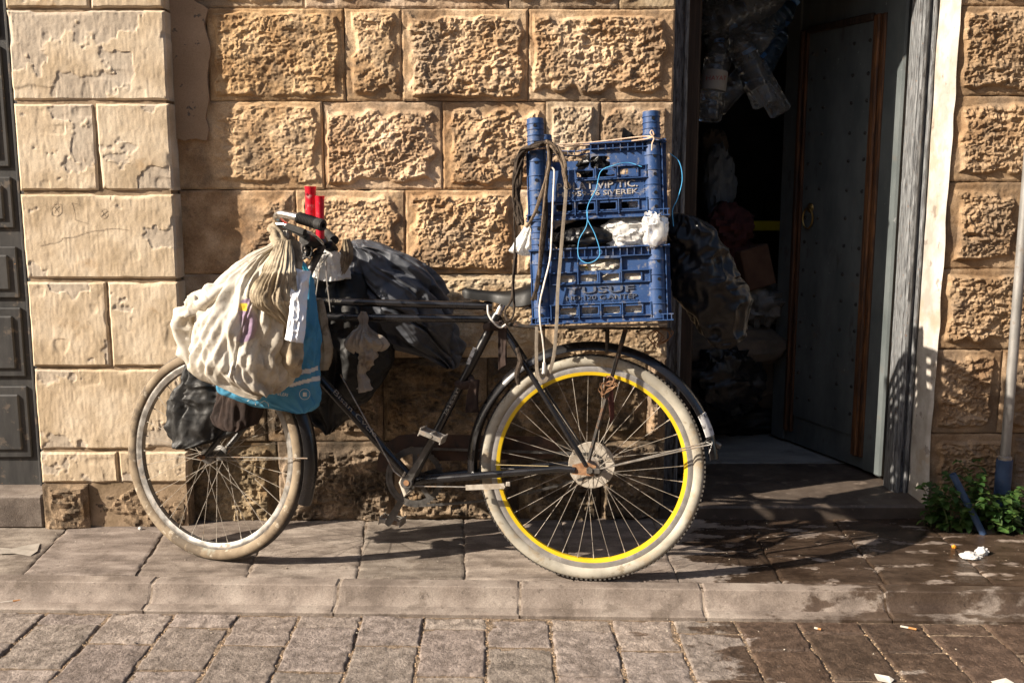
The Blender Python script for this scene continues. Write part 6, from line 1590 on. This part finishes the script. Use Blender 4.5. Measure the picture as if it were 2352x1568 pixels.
# crumbs in the paver joints and on the ground, too many and too small to count
cr = random.Random(5); m = MB()
def chip(x, y, z, s):
    a = cr.uniform(0, 6.28); v = []
    for k in range(4): v.append((x+s*math.cos(a+k*1.57)*cr.uniform(.5,1), y+s*math.sin(a+k*1.57)*cr.uniform(.5,1), z+s*.15*cr.uniform(0,1)))
    v.append((x, y, z+s*cr.uniform(.3,.8))); m.add(v, [(0,1,4), (1,2,4), (2,3,4), (3,0,4), (3,2,1,0)])
for i in range(3, len(PL)-3):
    a, b = PL[i]
    for k in range(70):
        t = cr.uniform(-.05, 1.1); p = a+(b-a)*t; chip(p[0]+cr.uniform(-.006,.006), p[1], -.0675, cr.uniform(.002, .006))
m.build('joint_litter', M('straw_crumbs', [(.14,.09,.05), (.34,.23,.14), (.50,.38,.26)], 260, rough=.95), None, label='straw coloured crumbs in the paver joints', cat='crumbs', kind='stuff')
m = MB()
for k in range(420):
    x = cr.uniform(-1.7, 1.9); q = cr.random()
    if q < .4: y = cr.uniform(-.03, -.5); z = .0005
    elif q < .6: y = kerb_pt(x, .11)[1]; z = -.058
    else: y = cr.uniform(-.72, -1.2); z = ZR
    if q < .4 and y < kerb_pt(x)[1]+.02: continue
    chip(x, y, z, cr.choice((.0015, .002, .003, .005)))
m.build('ground_litter', M('grit_crumbs', [(.10,.075,.05), (.30,.25,.19), (.60,.55,.48)], 300, rough=.95), None, label='fine grit and crumbs scattered on pavement and road', cat='grit', kind='stuff')

# ================================================================== LETTERING ON THE FRAME AND TYRE
def along(a, b, r, off=0.0, lateral=0.0):
    a, b = Vector(a), Vector(b); e = (b-a).normalized(); s = Vector(EW); t = s.cross(e)
    if t.z < 0: t = -t
    mid = a.lerp(b, .5)
    def f(x, y, z):
        ang = (y+off)/r; return mid+e*x+t*(r*math.sin(ang))+s*(r*math.cos(ang)+z+.0004)
    return f
lettering('Bisan Cycle', .026, along(PB(757, 883), PB(880, 1014), .0155), MAT_DECAL, [o for o in bike.children if o.name.startswith('down_tube')][0], .0002, width=.205, name='frame_lettering')
tt_ = [o for o in bike.children if o.name.startswith('top_tube')]
lettering('Roadstar', .016, along(PB(748, 690), PB(790, 691.5), .0128), MAT_DECAL, tt_[0], .0002, width=.055, name='frame_lettering')
lettering('Bisan', .018, along(PB(1020, 960), PB(1060, 880), .0145), MAT_DECAL, [o for o in bike.children if o.name.startswith('seat_tube')][0], .0002, width=.10, name='frame_lettering')
strip_m = MB(); q0, q1 = PB(1076, 836), PB(1092, 798); e = (q1-q0).normalized(); t = Vector(EW).cross(e)
strip_m.prism([q0-t*.006+Vector(EW)*.0140, q1-t*.006+Vector(EW)*.0140, q1+t*.006+Vector(EW)*.0140, q0+t*.006+Vector(EW)*.0140], Vector(EW)*.0012)
strip_m.build('peeling_sticker', M('peeling_sticker', [(.42,.42,.40), (.6,.6,.58)], 60, rough=.4, stains=[(80, .5, .56, (.06,.05,.04), .8)]), [o for o in bike.children if o.name.startswith('seat_tube')][0])
def on_tyre(a0_, rr_):
    def f(x, y, z):
        a = a0_+x/rr_; d = -Vector(EV)*math.cos(a)*1.0-Vector(EU)*math.sin(a); return Vector(B(0, RW))+d*(rr_-y)+Vector(EW)*(.0212+z)
    return f
MAT_TYRETXT = M('tyre_lettering', [(.30,.26,.20)], rough=.8)
tyre_o = [o for o in rear[0].children if o.name.startswith('tyre')][0]
for s, ad in (('NYLON', -22), ('TUBE TYPE', 30), ('LONG TRAVEL', -62)): 
    lettering(s, .0095, on_tyre(math.radians(ad), .3405), MAT_TYRETXT, rear[0], .0003, name='tyre_lettering')

# scratched doodles on the pilaster
MAT_SCRATCH = M('scratch_mark', [(.24,.19,.145)], rough=.95)
def doodle(pts, closed=False):
    MB().tube([P(a*.375, b*.375, YP-.0012) for a, b in pts], .00045, 4, closed=closed).build('scratched_mark', MAT_SCRATCH, pil)
doodle([(340,1245),(372,1250),(376,1300),(350,1325),(318,1318),(306,1275)], True); doodle([(330,1262),(358,1300)]); doodle([(358,1258),(328,1302)])
doodle([(478,1250),(436,1240),(448,1300),(456,1345),(545,1372)]); doodle([(636+24*math.cos(a), 1308+30*math.sin(a)) for a in np.linspace(0, 6.0, 14)]); doodle([(620,1290),(650,1328)]); doodle([(652,1290),(620,1326)])
doodle([(240,1505),(290,1490),(350,1482),(380,1460),(450,1450),(500,1432),(540,1415),(600,1412),(650,1402),(720,1400),(790,1410)]); doodle([(640,988),(720,994),(800,1002)])
